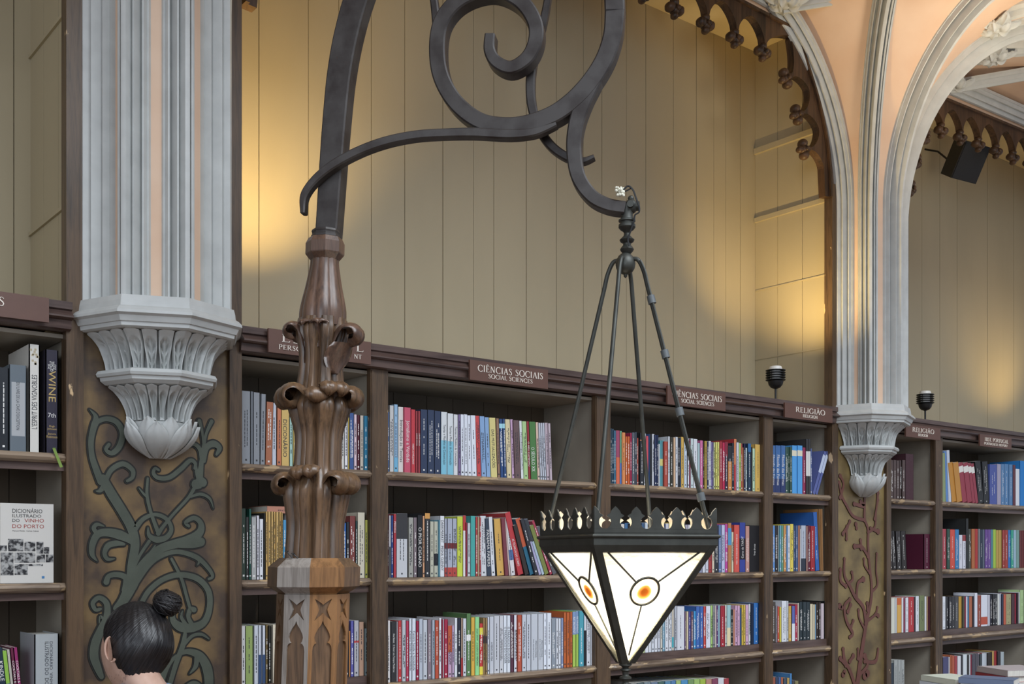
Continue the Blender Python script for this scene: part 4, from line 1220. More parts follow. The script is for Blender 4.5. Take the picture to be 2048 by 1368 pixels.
# ------------------------------------------------------------------ small uplights on the cornices
WH = pmat('white_glass', 'e8e6e0', .4, .02, 30, 0)
def uplight(X, label, aim, power, Yp=D+.02, spot=True):
    z0 = H+.742
    root = empty('uplight', (X, Yp, z0), label, 'lamp', 'small black ribbed uplights on the cornices')
    m = MB(); m.lathe([(.0, 0), (.016, 0), (.016, .003), (.005, .005), (.005, .062), (.009, .064)], (X, Yp, z0), 14); m.build('stem', M_BLACK, root, smooth=True, sharp=35)
    m = MB(); m.lathe([(.004, .060), (.022, .067), (.033, .080), (.038, .098), (.034, .101), (.0, .101)], (X, Yp, z0), 20); m.build('cup', M_BLACK, root, smooth=True, sharp=35)
    m = MB()
    for q in range(5):
        z = .103+q*.0115; m.lathe([(.030, z-.002), (.048, z), (.048, z+.003), (.030, z+.004)], (X, Yp, z0), 24)
    for q in range(6):
        a = q*math.pi/3+.2; m.tube([(X+.040*math.cos(a), Yp+.040*math.sin(a), z0+.099), (X+.040*math.cos(a), Yp+.040*math.sin(a), z0+.152)], .0016, 5)
    m.build('cooling_fins', M_BLACK, root)
    m = MB(); m.lathe([(.0, .101), (.027, .101), (.027, .150), (.032, .152), (.032, .158), (.028, .170), (.0, .172)], (X, Yp, z0), 20); m.build('lens', WH, root, smooth=True, sharp=35)
    if power:
        l = bpy.data.lights.new('uplight_beam', 'SPOT'); l.energy = power; l.color = (1.0, .70, .28); l.spot_size = math.radians(110); l.spot_blend = 1; l.shadow_soft_size = .02
        o = bpy.data.objects.new('uplight_beam', l); COL.objects.link(o); o.parent = root
        o.location = (0, 0, .185); dv = Vector(aim)-Vector((X, Yp, z0+.185))
        o.rotation_euler = dv.to_track_quat('-Z', 'Y').to_euler()
uplight(1.2785*D, 'small black ribbed uplight standing on the cornice beside the niche side wall', (1.41*D, D+.12, H+1.9), 30)
uplight(1.6666*D, 'small black ribbed uplight on the cornice just right of the far column', (1.62*D, YB, H+1.8), 5)
uplight(XY(648), 'black ribbed uplight on the cornice, hidden behind the newel post vase', (.49*D, YB-.0, H+2.1), 43)
uplight(-.05*D, 'black ribbed uplight on the far left cornice', (-.1*D, YB, H+1.9), 9)
uplight(2.20*D, 'black ribbed uplight farther along the right cornice', (2.15*D, YB, H+1.6), 12)

# ------------------------------------------------------------------ loudspeaker hung in the right niche
sp = PY(1932, 322, D+.22)
root = empty('loudspeaker', sp, 'black loudspeaker hung high in the right niche behind the wood fringe', 'loudspeaker')
M_ = Matrix.Rotation(math.radians(-35), 4, 'Z') @ Matrix.Rotation(math.radians(28), 4, 'X') @ Matrix.Rotation(math.radians(12), 4, 'Y')
m = MB(); MM = Matrix.Translation(sp) @ M_
m.box(-.085, .085, -.07, .09, -.11, .11, MM); m.build('cabinet', M_BLACK, root)
m = MB(); m.box(-.080, .080, -.076, -.069, -.104, .104, MM); m.build('grille', pmat('speaker_cloth', '26292e', .7, .2, 300, .3), root)
m = MB(); m.tube([sp+Vector((0, .08, 0)), sp+Vector((0.02, .20, .12)), (sp.x+.02, YB, sp.z+.16)], .006, 8); m.build('wall_mount', M_BLACK, root, smooth=True)
# ------------------------------------------------------------------ books: one row of text per shelf section
# start x, then  right-edge/top/colour[/options]   (edges read off the photograph, placed on the shelf behind them)
# options: w/d = white or dark lettering, l<px> = top leans by px, g<px> = gap before, T<n> = title, b<hex>:<from>:<to> = coloured band
BK = {
 (1, 0, 'A'): (483.5, 931, "501/782/8c9098/d 507/783/70747c 520/785/8c9098/d 530/788/8c9098/d/l2 544/804/b06848/w/l3 553/806/c4ccd8/d 563/812/d07850/d/l1 579/816/d8b464/d/T20 586/819/a4ccc0/d 596/821/c0a454/w 601/822/d8b858/d 612/822/c8c4b8/d 622/824/4c6488/w 634/824/d4cfc4/d 645/826/8c4c3c/w 656/826/c9a24c/d 668/828/b8c0c8/d 680/828/5c7458/w 689/829/d8d4cc/d 696/829/e4e4ea/d 699/830/d4b44c 708/826/3c5c9c/w 714/829/e0c4d0/d 720/830/5c2030/w 728/831/c8bcac/d 736/832/2c7ca4/w"),
 (1, 0, 'B'): (483, 1154, "492/1017/2c4034/w 498/1034/3a3a38/w 503/1018/205c50/w 513/1034/a8aaa8/w 519/1031/d8d4dc/d 527/1038/dfe2ea/d 531/1026/2c2a28 536/1023/d0a860/d 542/1023/d0a860/d 547/1023/d0a860/d 552/1024/d0a860/d 558/1024/d0a860/d 563/1024/d0a860/d 566/1025/d0a860/d 573/1040/4c9cd0/w/bE0A464:.0:.22 582/1022/9ca4b0/d 590/1024/d4d4dc/d 601/1030/7c4438/w 612/1030/c4c8cc/d 624/1028/34404c/w 636/1032/cfc9bc/d 650/1034/a08458/w 664/1030/c8ccd4/d 678/1036/3c5474/w 686/1036/ccc8c0/d 693/1046/2c6cc0/w 699/1044/2c3038/w 711/1032/803c38/w 715/1042/2c4c4c/w 730/1025/cfc8b0/d 736/1040/a8a84c/d"),
 (1, 0, 'C'): (483, 1376, "491/1252/d8d8d8/d 506/1252/98b060/d 517/1251/d0d6e0/d/g2 523/1251/d0d6e0/b34507c:.0:.5 531/1251/d0d6e0/b34507c:.0:.5/g2 537/1250/80683c/w 542/1252/2c2a26/w 556/1249/d8ccb4/d/g3 570/1252/b8c0c0/d 585/1250/d4d0c8/d 600/1254/7c3c34/w 614/1252/d8d8dc/d 630/1250/4c6478/w 645/1252/dcd8cc/d 660/1250/a89858/d 675/1250/d0d4dc/d 690/1246/c8c4bc/d 698/1244/34343c/w 701/1262/d88848 708/1242/5c5cac/w 718/1241/b0b0b8/d/bC84040:.60:.64 728/1244/b89078/d 736/1257/8c9ca0/d/g2"),
 (1, 1, 'A'): (774.5, 936, "779/824/4c6a9c/w 788/811/c9c9c9/d 796/809/8fb9dc/d/b6cb4dc:.0:.22 808/814/ddd6d2/d/T1 822/815/d0506a/w/T2 831/819/d03a45/w/T3 836/822/a03840/w/T4 841/822/a03840/w/T4 855/819/33405f/w/l0 869/820/33405f/w/l0 882/822/33405f/w 895/824/d8dde0/d/b7cc4dc:.0:.55/T5 907/827/d8dde0/d/b7cc4dc:.0:.55/T5 916/829/d9dade/d/T5 922/829/7d6a98/d 929/829/dde2ee/d/l-1 936/829/dde2ee/d/l-1 944/831/dde2ee/d/l-2 954/831/dde2ee/d/l-3 963/832/d84848/d/l-4 973/833/84a9d8/d/l-4 982/835/84a9d8/d/l-4 995/836/d9cc80/d/l-4/T6 1001/837/94705c/d/l-3 1008/838/2f4f86/w/bA0D8E8:.84:.92/l-3 1014/838/2f4f86/w/bA0D8E8:.84:.92/l-3 1024/839/dccb9c/d/l-4 1030/839/cba4c6/d/l-4 1042/841/6e5557/d/l-4 1048/842/dfe2e6/d/l-4/T7 1057/843/a9cf8a/d/l-4 1062/843/9e3038/w/l-4/T8 1075/844/4c8044/w/l-4/T9 1081/845/e0bfa8/d/l-4 1085/846/c4c9d6/d/l-4 1089/846/c4c9d6/d/l-4 1093/846/c4c9d6/d/l-4 1100/846/c3b0bb/d/l-4 1105/847/c3b0bb/d/l-4"),
 (1, 1, 'B'): (774, 1151, "778/1030/5c3038/w 782/1031/d8d4da/b55555a:.0:.5 787/1031/2f4f94/w 793/1028/c23a44/w/T10 815/1027/c9cdd2/d/b3c3c40:.6:1.0 827/1035/a5a59c/d/g2 835/1035/82737a/w 845/1030/25272c/w/T11 850/1032/d9a078/d 860/1026/35363b/w/bD99A4A:.91:1.0 868/1043/bcbca8/d 877/1043/bcbca8/d/b25262c:.2:.42 880/1040/6fb0c8 889/1032/dfe3ea/d/T12 895/1037/aab0c2/d/bC0463F:.0:.16/b7a2c30:.48:.58 905/1037/aab0c2/d/bC0463F:.0:.16/b7a2c30:.48:.58 914/1037/aab0c2/d/bC0463F:.0:.16/b7a2c30:.48:.58 926/1033/c9d640/d 932/1031/e4e2e0/bC43C3A:.75:1.0 935/1045/a03048 941/1046/c3ccd2/d 951/1032/45aaa4 956/1034/c04044/w 959/1034/d8b890 962/1035/c04044/w 974/1032/d2d4da/d/l-2 983/1037/3a4658/w/T13/l-4 991/1034/d6d9e0/d/l-6 994/1040/25272c/l-6 1010/1038/d9a850/d/l-7 1018/1037/803c48/l-8 1022/1038/c8b0a8/l-10 1031/1035/d8d2d4/d/l-12/b5070a8:.26:.44 1048/1027/c4383e/w/l-26/g5/T14 1059/1052/3a302e/l-23/g2 1070/1039/2a6a88/bC85A38:.5:1.0/l-28/g1 1078/1040/34363f/w/l-28 1084/1040/a9a6cc/b3c4048:.6:1.0/l-30 1090/1040/a8bccc/b3c4048:.6:1.0/l-32 1099/1053/7a8440/l-29 1106/1043/b03a50/w/l-34/g1 1115/1056/5c5c62/w/l-31"),
 (1, 1, 'C'): (774, 1365, "781/1241/dcd8d8/d 793/1243/333336/w/T15/g1 796/1243/b9b0b8 804/1241/d0393d/w 812/1240/bdc4cc/d 818/1242/c83a58/w 824/1237/dbe2ee/d/T16 832/1237/dbe2ee/d/T16 838/1242/a82848/w 846/1238/bcc5d2/d 855/1240/c5cad4/d 864/1239/8f7c88/w 870/1240/aab4c2/d 878/1241/c85038/w 883/1236/e0e3ec/d 886/1239/b02c48 888/1238/e4e4ea 896/1239/b02c48/w 904/1251/c9a4c4/d/bC85A38:.48:1.0 909/1251/c4a4c8/d 915/1236/dde0e8/d 922/1236/2c3040/w 926/1236/b89c84/bB03A38:.0:.32 933/1237/d6d9e2/d 942/1227/5c8450/w/bEAEAEA:.56:.66 950/1235/e0b040/d 959/1234/90dc90/d/T17 966/1247/d03a38/w/bE8D840:.0:.16/bE8D840:.78:.92 971/1236/a88858/d/b4a3c40:.55:.68 975/1236/a88858/d/b4a3c40:.55:.68 979/1234/dbe0ec/d 988/1233/c5c9d4/d/T18 999/1232/c6c9d2/d 1007/1232/cdcfd6/d 1014/1231/dde4ee/d/T19 1021/1231/dde4ee/d/T19 1028/1230/5c3448/w 1035/1230/dde2ee/d 1044/1230/c4543c/w 1053/1229/c5cad6/d 1062/1229/c5cad6/d 1076/1228/c3c8d2/d/T21 1087/1228/c3c8d2/d/T21 1094/1227/e0e6f0/d 1103/1226/e0e6f0/d 1112/1237/8c97a4/w 1117/1237/d6dae4/d 1122/1237/d6dae4/d 1127/1236/8090b8/w 1133/1225/c8602c/d 1140/1225/c8602c/d 1145/1224/c8602c/d 1152/1223/a4c850/w/b7C98C4:.58:1.0/T22 1158/1222/a4c850/w/b7C98C4:.58:1.0/T22 1168/1222/48a4b8/w 1173/1224/d4d8e2/b25262c:.0:.66 1181/1223/d4d8e2/d 1189/1222/d4d8e2/d"),
 (1, 2, 'A'): (1221, 966, "1224/857/3c5468/w 1228/858/3c5468/w 1232/861/4c7c9c/w 1240/861/e06848/bA84868:.5:1.0 1244/862/6ab48c/b4C7CD0:.0:.4 1251/865/e0884c/d 1255/873/d8622c/w 1260/873/d8622c/w 1264/866/b02850/w 1270/865/5c606c/w 1274/864/46505c/w 1277/876/c85040/w 1280/866/2c2f34/w 1288/866/2c2f34/w/bD89060:.85:.87 1292/867/d8dae0/d 1297/872/d84c5c 1300/868/3c5c94 1304/868/2e3038 1309/868/d8dae2/d 1314/870/28345c/w 1317/870/28345c/w 1320/888/d8dae2 1324/881/58a8b4/bD8D078:.45:.6 1328/881/58a8b4/bD8D078:.45:.6 1336/883/b84838/w 1340/873/d4d8de/d 1347/874/3c3c34/w 1351/875/e0b890 1356/874/d0d4dc/d 1360/875/2f323c/w 1362/875/4c6490 1368/874/d8ac4c/d 1374/876/c4d4e4/d 1375/878/202228 1379/877/dcdce2/d 1381/878/a03058 1387/877/c4d4d4/d 1395/878/d8dce2/d 1400/886/a4c0c4 1406/881/d86ca4/w 1410/882/28242c/w 1414/882/c4a444/d 1418/883/30345c/w 1422/882/d8dae4/d 1425/884/8c84b8/d 1427/884/6a5c94/w 1431/885/d4dcb4/d 1435/884/dcd86c/d 1439/884/dcd86c/d 1445/883/b0303c/w 1450/885/cc2c54/w 1456/884/3c2c44/w/b902C40:.7:1.0 1464/892/d4843c/w/b2a2c34:.65:1.0 1468/886/2c3440/w 1473/878/c83c40/bD87C4C:.5:1.0 1478/885/d4d6e0/d 1482/886/b4d468/d 1485/887/c05848/w 1488/895/e08c4c 1491/887/303058/w 1496/896/c8d8d4/d 1502/887/28405c/w/b2C6CA8:.82:1.0 1505/894/2c2830 1510/897/bcd8b4/d 1522/889/e0b454/d"),
 (1, 2, 'B'): (1222, 1150, "1228/1046/c8c8cc/d 1235/1044/a84038/w 1242/1050/2c3038/w 1249/1048/d8d4cc/d 1256/1046/3c6c9c/w 1263/1050/2e2a28/w 1269/1052/c83c34 1276/1049/2c2c30/w 1283/1048/2a2a2e/w 1290/1046/3a5c84/w 1296/1045/c8d4dc/d 1304/1046/30343a/w 1310/1045/d4d8dc/d 1318/1047/8c2c38/w 1324/1046/d8a060/d 1331/1048/3c4890/w 1338/1047/c8c8d0/d 1345/1045/e8c048/d 1352/1047/d0d8c8/d 1360/1046/2c2c34/w 1368/1047/2c2a30/w 1376/1050/b0a8b8/d 1384/1050/d4d4dc/d 1391/1049/6c3450/w 1398/1051/c0bccc/d 1405/1048/8c90ac/d 1411/1050/d4d8e4/d 1417/1050/c8ccd8/d 1424/1050/b03c3c/d 1429/1050/d8c8b0/d 1437/1052/34343a/w 1443/1050/5c74a4/w 1450/1050/c0c4e4/d 1456/1048/c848a4/w 1463/1046/c07c48/b4C94C8:.55:.9 1468/1064/d0d0b0/d 1479/1050/e05448/w/T23 1491/1045/3444a0/w/b201e28:.25:.68/T24 1499/1052/c48c80/w 1519/1051/1e1c20/w/T25"),
 (1, 2, 'C'): (1222, 1312, "1229/1214/c8ccd0/d 1236/1216/6c3c38/w 1244/1214/d4d8dc/d 1252/1216/b8bcc8/d 1260/1215/3c5478/w 1268/1214/dcdce0/d 1276/1216/cccc98/d 1283/1214/dcdce4/d 1290/1213/c8d498/d 1297/1213/dfe2ea/d 1303/1213/d4d8e2/d 1309/1213/d8dce6/d 1315/1213/dcdfe8/d 1321/1212/c8ccd8/d 1325/1213/dcd8c8/d 1330/1213/7cacc4/w 1337/1213/dfe2ea/d 1344/1212/d8dce4/d 1349/1212/dcd0bc/b48B8C4:.06:.3 1354/1212/b8bcc8/d 1369/1213/d8dae4/d 1373/1223/5c3c80/w 1377/1223/dccca8 1382/1223/4c4898/w 1387/1223/705060/w 1392/1222/3c9cdc/w 1400/1213/3c6cc0/w 1407/1213/3c6cc0/w 1412/1213/d84c44/w 1421/1212/dde0ee/d 1426/1211/a8d070/d 1430/1211/98989c/d 1433/1211/d8c4bc 1436/1211/6c4480/w 1441/1211/8cbccc 1450/1212/b02c38/w 1454/1210/e0dcd0/d 1462/1210/9cc8cc/bE8D8A8:.0:.45 1466/1219/2c3438/w 1470/1219/d08870 1475/1211/d8a8c8/d 1480/1211/d8a8c8/d 1483/1216/3c5888 1487/1210/e0c044/d 1491/1210/e0c044/d 1497/1210/d8a8c8/d 1502/1208/dcdcdc/d 1507/1207/1e2c48 1518/1206/3478c8/w"),
 (1, 2, 'D'): (1262, 1480, "1274/1366/8c8c88 1288/1365/58686c 1302/1364/788890 1316/1364/6c8098 1330/1363/507068 1342/1362/5c90b0 1352/1361/5484b8 1362/1361/a4c070 1376/1360/4c94c8 1388/1359/789c60 1400/1358/a0c468 1412/1358/a4c040 1424/1358/c08878 1436/1357/8c4460 1448/1356/d8dce0 1458/1357/b04048"),
 (1, 3, 'A'): (1544, 982, "1551/891/3c6cac/w/b2C3C70:.0:.3/T26 1562/891/3c6cac/w/b2C3C70:.0:.3/T26 1571/891/3c6cac/w/b2C3C70:.0:.3/T26 1576/894/3c5c50/w 1580/894/3c5c50/w 1584/894/3c5c50/w 1595/891/4ca4ec/bE4DCC0:.78:.90 1605/891/4ca4ec/bE4DCC0:.78:.90 1612/895/9c3058/w 1617/878/3c3c40/bDCDCD8:.33:.78 1621/878/3c3c40/bDCDCD8:.33:.78 1624/897/5c6ca4/w 1630/904/5c68a8/bC0CCE8:.5:.92/l21 1635/904/5c68a8/bC0CCE8:.5:.92/l21"),
 (1, 3, 'B'): (1544, 1138, "1550/1051/5c94dc/w 1556/1051/2c2a30/w 1559/1051/d0c8b8 1563/1051/68a8c0/w 1567/1051/5c9c7c/w 1573/1051/d8944c/w 1576/1051/6c9cd4 1580/1051/e0e4ee/d 1587/1048/e4cc4c/d 1591/1051/4c6490/w 1596/1051/4c6490/w 1600/1051/b0705c 1602/1058/e4e0e0 1612/1051/b4bccc/d/b303848:.0:.28 1616/1052/a07068 1621/1051/702c40/w 1630/1052/ac2c34/w 1639/1025/2c64b8/w/l-5/g1 1641/1018/c08850/l-3 1643/1018/a87848/l-3 1645/1018/c08850/l-2 1647/1018/b08050/l-2"),
 (1, 3, 'C'): (1544, 1298, "1551/1204/4c443c/w 1555/1211/8c848c/d 1559/1213/d8503c/w 1563/1214/d8c840 1574/1202/dcdfe6/d 1577/1202/d4d8e0/d 1583/1212/d4a43c/w 1584/1212/25262c 1590/1212/5c6cb8/bE0E4EC:.0:.5 1595/1209/b82c48/w 1599/1206/d4c4b4 1606/1204/2f3c42/w 1613/1204/2f3c42/w 1620/1204/2f3c42/w 1626/1208/d8cca8 1630/1209/d8cca8 1632/1209/8cbce0 1637/1205/3a302c/w 1642/1204/3a302c/w 1648/1207/d4c4cc 1654/1202/1e1e20/w"),
 (1, 3, 'D'): (1546, 1460, "1551/1355/a85c44 1557/1354/3c4c68 1562/1354/4c68a0 1567/1355/c06848 1574/1356/485868 1579/1356/c09c50 1584/1347/4484c0 1590/1360/505058 1597/1362/8c8458"),
 (0, 1, 'A'): (-32, 893, "-14/720/a8a49c/d -2/735/3c4650/d 17/735/1e242c/w 53/730/65717a/d/g2/T27 80/689/d9d6cc/d/g5/T28 117/700/2f2a3c/w/g11/T29"),
 (0, 1, 'C'): (-40, 1386, "-22/1294/5c2c34/w -6/1290/d8d4cc/d 6/1295/1f3344/w/T30/l-14 19/1296/1f3344/w/T30/l-14 27/1301/3c444c/b8cc040:.48:1.0/b5c88c4:.25:.48/l-14 34/1299/c0b8ac/l-14 41/1295/6c2040/w/T31/l-14 49/1295/a02c6c/w/T31/l-14 118/1268/aab0b2/d/g20/T32"),
 (2, 0, 'A'): (1780.5, 998, "1787/920/5a4844/w 1793/920/54423e/w 1799/921/5a4844/w 1804/921/4c3c3a/w 1811/920/5a4844/w 1827/908/4a2830"),
 (2, 0, 'B'): (1779, 1134, "1786/1063/35302f/w/l-1 1794/1063/35302f/w/l-5 1804/1063/35302f/w/l-3 1814/1063/35302f/w/l-3 1860/1068/5c2038/w/g34"),
 (2, 0, 'C'): (1779, 1265, "1790/1196/d8d8c8 1794/1196/c4c8cc 1803/1196/e0a848/bD8642C:.8:1.0 1807/1195/dfe0e6 1811/1196/902c4c 1817/1195/e0e2ea/d 1828/1194/c4343a/w 1831/1194/3c2c34 1839/1192/dde2e8/d 1849/1191/788458/d 1853/1193/e0e0e4 1857/1193/b08c64 1863/1193/6c3844 1866/1194/d4d4dc"),
 (2, 0, 'D'): (1780, 1400, "1788/1326/34404c 1796/1320/a8aca8/d 1802/1320/a8aca8/d 1809/1320/a8aca8/d"),
 (2, 1, 'A'): (1885, 1000, "1892/906/8c9c6c/l-2 1897/903/5c8cd0/l-4 1903/901/c4ccdc/l-4 1914/927/c88830/l-8/g1 1925/927/c88830/l-8 1935/928/a03c4c/bE8E4DC:.76:.92/l-9 1945/928/a03c4c/bE8E4DC:.76:.92/l-9 1951/928/a03c4c/bE8E4DC:.76:.92/l-9 1957/929/a03c4c/bE8E4DC:.76:.92/l-9 1968/924/222426/w/l-7 1979/924/222426/w/l-4 1994/929/4858a8/w 2002/928/a8a0b8 2009/928/5484b8/w 2018/928/5484b8/w 2026/929/5484b8/w 2031/930/6c3844 2040/938/dfe2ea 2052/922/2484d8 2062/924/c8ccd4"),
 (2, 1, 'B'): (1884, 1136, "1894/1058/b84450/w 1900/1058/2c5448/w 1910/1059/dc5040/w 1918/1059/2c80bc/w 1925/1070/d8d8e4/d 1932/1070/d8d8e4/d/bA03C40:.82:1.0 1937/1037/2c2e2e 1943/1058/4c5048/w 1950/1058/b86838 1957/1058/c03c38 1960/1058/8c8c90 1965/1059/28344c/w 1970/1059/5c6878 1976/1059/70489c/w 1982/1059/70489c/w 1986/1059/4c8c98 1992/1059/a4c840 1997/1060/c09c40 2003/1060/c09c40 2005/1060/7c7c50 2010/1060/b03c34/w 2016/1060/b03c34/w 2022/1060/2c78cc/w 2028/1060/3cac90/w 2032/1060/a4c4dc 2039/1060/78a098 2043/1061/702c2c 2048/1061/702c2c 2056/1061/4c5c70"),
 (2, 1, 'C'): (1885, 1258, "1891/1193/dfe2ea/d 1898/1194/3c3c40/w 1904/1194/34343a/w 1910/1193/3c3c40/w 1917/1193/4c4c50/w 1925/1193/c89838 1929/1193/4c4c3c 1932/1193/a03448 1935/1193/e0e4ea 1938/1193/3c7cac 1945/1193/b86848 1949/1192/2c2834 1955/1186/dfe2ee 1962/1191/a04838/w 1975/1190/dfe2ee/bC85038:.05:.3 1980/1190/c4c4d0 1985/1190/3c3c48/w 1990/1188/2c2c30/w 1995/1188/34383c/w 1999/1188/dcdfd8 2003/1187/d4d8e4 2007/1188/28304c 2012/1189/d05838 2023/1188/a8a070/d 2029/1188/4c2c34 2033/1187/a02c40 2037/1186/2c1c24 2040/1184/e0e4e4 2048/1180/b4d494/d 2056/1180/8c9c80"),
 (2, 1, 'D'): (1886, 1396, "1897/1314/4c4c78 1900/1314/d8d8dc 1904/1310/b86038 1909/1311/c05c40 1915/1312/b03c44 1922/1312/dcdce2 1926/1309/2c2830 1934/1309/d8e0e4/b2c3c50:.0:.3 1938/1310/3c3c3c 1941/1309/c8c8cc 1944/1309/a83c50 1951/1308/54505c 1956/1307/5c5860 1959/1307/c8b8c8 1964/1308/3c4448 1970/1306/b03c48/bC4CCD4:.3:1.0 1975/1306/c0c8d0 1984/1305/2c2420 1988/1302/c09848 1995/1302/a83034 2001/1302/2c2428 2008/1304/a8b4b8"),
}
TITLES = {1: 'Introdução às Teorias', 2: 'Jornalismo e Verdade', 3: 'PAREM AS MÁQUINAS!', 4: 'JUDITE SOUSA', 5: 'Teorias e Modelos de Comunicação', 6: 'DAS MUTUALIZAÇÕES', 7: 'Metodologia Científica',
          8: 'O MEU CAMINHO', 9: 'O SÉCULO XX', 10: 'PERDIDA', 11: 'O PIOR CIGANO', 12: 'DARKMARKET   MISHA GLENNY', 13: 'PANAMA PAPERS', 14: 'AS TÉCNICAS DO CORPO', 15: 'Ana Bessat   O Amor nos Tempos Modernos',
          16: 'Centro Saúde e Sociedade', 17: 'JULIA SHAW   A ILUSÃO DA MEMÓRIA', 18: 'A MENTE NA VIDA', 19: 'O PARADOXO DO PODER', 20: 'DICIONÁRIO', 21: 'PSICOLOGIA DA ADAPTAÇÃO', 22: 'RETIREMENT',
          23: 'EM BUSCA DO SENTIDO DA VIDA', 24: 'Curso de TAROT', 25: 'Treze Bruxas', 26: 'Filosofia das Formas', 27: 'DU LIVRE DE LA CAVE D’EXCEPTION', 28: 'L’ESPRIT DES VIGNOBLES', 29: 'WINE', 30: 'KINDLE  Cocktail', 31: 'COCKTAILS & COCKTAILS', 32: 'DICIONÁRIO ILUSTRADO DO VINHO DO PORTO'}
UP_TITLES = (24, 25, 28)
def text_mesh(s, cache={}):
    if s not in cache:
        c = bpy.data.curves.new('t', 'FONT'); c.body = s; c.size = 1; c.resolution_u = 2; c.fill_mode = 'FRONT'
        o = bpy.data.objects.new('t', c); COL.objects.link(o)
        dg = bpy.context.evaluated_depsgraph_get(); me = o.evaluated_get(dg).to_mesh()
        vs = [v.co.copy() for v in me.vertices]; fs = [list(p.vertices) for p in me.polygons]
        o.evaluated_get(dg).to_mesh_clear(); bpy.data.objects.remove(o); bpy.data.curves.remove(c)
        xs_ = [v.x for v in vs]; ys_ = [v.y for v in vs]; x0, x1, y0, y1 = min(xs_), max(xs_), min(ys_), max(ys_)
        cache[s] = ([((v.x-x0)/(x1-x0), (v.y-y0)/(y1-y0)) for v in vs], fs, (x1-x0)/(y1-y0))
    return cache[s]
def put_text(m, s, fn):
    vs, fs, asp = text_mesh(s); m.add([fn(u, v) for u, v in vs], fs)

ROWZ = {'A': ZA, 'B': ZB, 'C': ZCs, 'D': ZD}
HUES = [('white', 'e4e6ea'), ('off-white', 'd2cdc2'), ('pale grey', 'c4c8d0'), ('grey', '9a9ca0'), ('dark grey', '55585c'), ('black', '26262a'), ('navy', '2c3a60'), ('blue', '3f68ac'), ('bright blue', '3f98e0'), ('light blue', '8cb6dc'),
        ('teal', '4aa0a4'), ('dark teal', '2f4c54'), ('dark green', '2c5444'), ('green', '5a8a4e'), ('light green', '9fd48a'), ('lime', 'c4d84a'), ('olive', '84844c'), ('yellow', 'e2c84c'), ('mustard', 'cfa452'), ('cream', 'dccfa8'),
        ('orange', 'd8843c'), ('rust', 'c05c3c'), ('red', 'cc3c3c'), ('crimson', 'b02c4c'), ('maroon', '60283a'), ('brown', '7c5444'), ('tan', 'b8946c'), ('pink', 'd8a8c4'), ('magenta', 'c0489c'), ('purple', '6c4c94'), ('lilac', 'a8a4cc'), ('mauve', '84727c'), ('dark brown', '44342f')]
def hexrgb(h): return [int(h[i:i+2], 16) for i in (0, 2, 4)]
def hue(h):
    r = hexrgb(h); return min(HUES, key=lambda t: sum((a-b)**2*w_ for a, b, w_ in zip(r, hexrgb(t[1]), (2, 3, 2))))[0]
SHN = {(1, 0): 'behind the newel post', (1, 1): 'between newel post and lantern', (1, 2): 'behind the lantern rods', (1, 3): 'left of the far column',
       (0, 1): 'at the far left', (2, 0): 'just right of the far column', (2, 1): 'in the far right section'}
RWN = {'A': 'top shelf', 'B': 'second shelf', 'C': 'third shelf', 'D': 'fourth shelf'}
specs = []
for (bay, comp, row), (xs0, yb, txt) in BK.items():
    x = xs0; items = []
    for tok in txt.split():
        p = tok.split('/'); b = dict(x1=float(p[0]), top=float(p[1]), col=p[2].lower(), lean=0, txt=None, title=None, bands=[], bay=bay, comp=comp, row=row)
        for o_ in p[3:]:
            if o_ in 'wd': b['txt'] = o_
            elif o_[0] == 'l': b['lean'] = float(o_[1:])
            elif o_[0] == 'g': x += float(o_[1:])
            elif o_[0] == 'T': b['title'] = int(o_[1:])
            elif o_[0] == 'b':
                c_, f0, f1 = o_[1:].split(':'); b['bands'].append((c_.lower(), float(f0), float(f1)))
        b['x0'] = x; x = b['x1']; items.append(b)
    hs = [hue(b['col']) for b in items]
    for i, b in enumerate(items):
        h = hs[i]; b['hue'] = h; where = RWN[row]+' '+SHN[(bay, comp)]
        l_ = hs[i-1] if i else 'wood'; r_ = hs[i+1] if i+1 < len(items) else 'wood'
        trip = [(hs[q-1] if q else 'wood', hs[q], hs[q+1] if q+1 < len(items) else 'wood') for q in range(len(items))]
        if hs.count(h) == 1: lab = 'the only %s book on the %s' % (h, where)
        elif i == 0: lab = '%s book at the left end of the %s' % (h, where)
        elif i == len(items)-1: lab = '%s book at the right end of the %s' % (h, where)
        elif trip.count(trip[i]) == 1 and len(where.split()) < 7:
            lab = '%s book between %s (left) and %s (right), %s' % (h, l_, r_, where)
        else:
            n_ = hs[:i+1].count(h); suf = {1: 'st', 2: 'nd', 3: 'rd'}.get(n_ if n_ < 20 else n_ % 10, 'th')
            lab = '%d%s %s book from the left, %s' % (n_, suf, h, where)
        if len(lab.split()) > 16:
            n_ = hs[:i+1].count(h); suf = {1: 'st', 2: 'nd', 3: 'rd'}.get(n_ if n_ < 20 else n_ % 10, 'th')
            lab = '%d%s %s book from the left, %s' % (n_, suf, h, where)
        b['label'] = lab
        vis = (b['x1']-b['x0'])*max(1, yb-b['top'])
        if bay == 1 and comp == 0 and 600 < (b['x0']+b['x1'])/2 < 688: vis *= .05
        if b['x1'] < 1: vis = 1
        if bay == 1 and comp == 2 and row == 'B' and b['x1'] < 1412: vis *= .15
        if bay == 1 and comp == 2 and row == 'C' and b['x1'] < 1290: vis *= .05
        if row == 'D': vis *= .35
        if b['title']: vis *= 3
        b['vis'] = vis; b['i'] = i; specs.append(b)
order = sorted(specs, key=lambda b: -b['vis'])
LIM = 290
big = set(id(b) for b in order[:LIM])
GRP = {'A': 'books on the top shelves', 'B': 'books on the second shelves', 'C': 'books on the third shelves', 'D': 'books on the fourth shelves'}
rest = MB(); rest_m = []
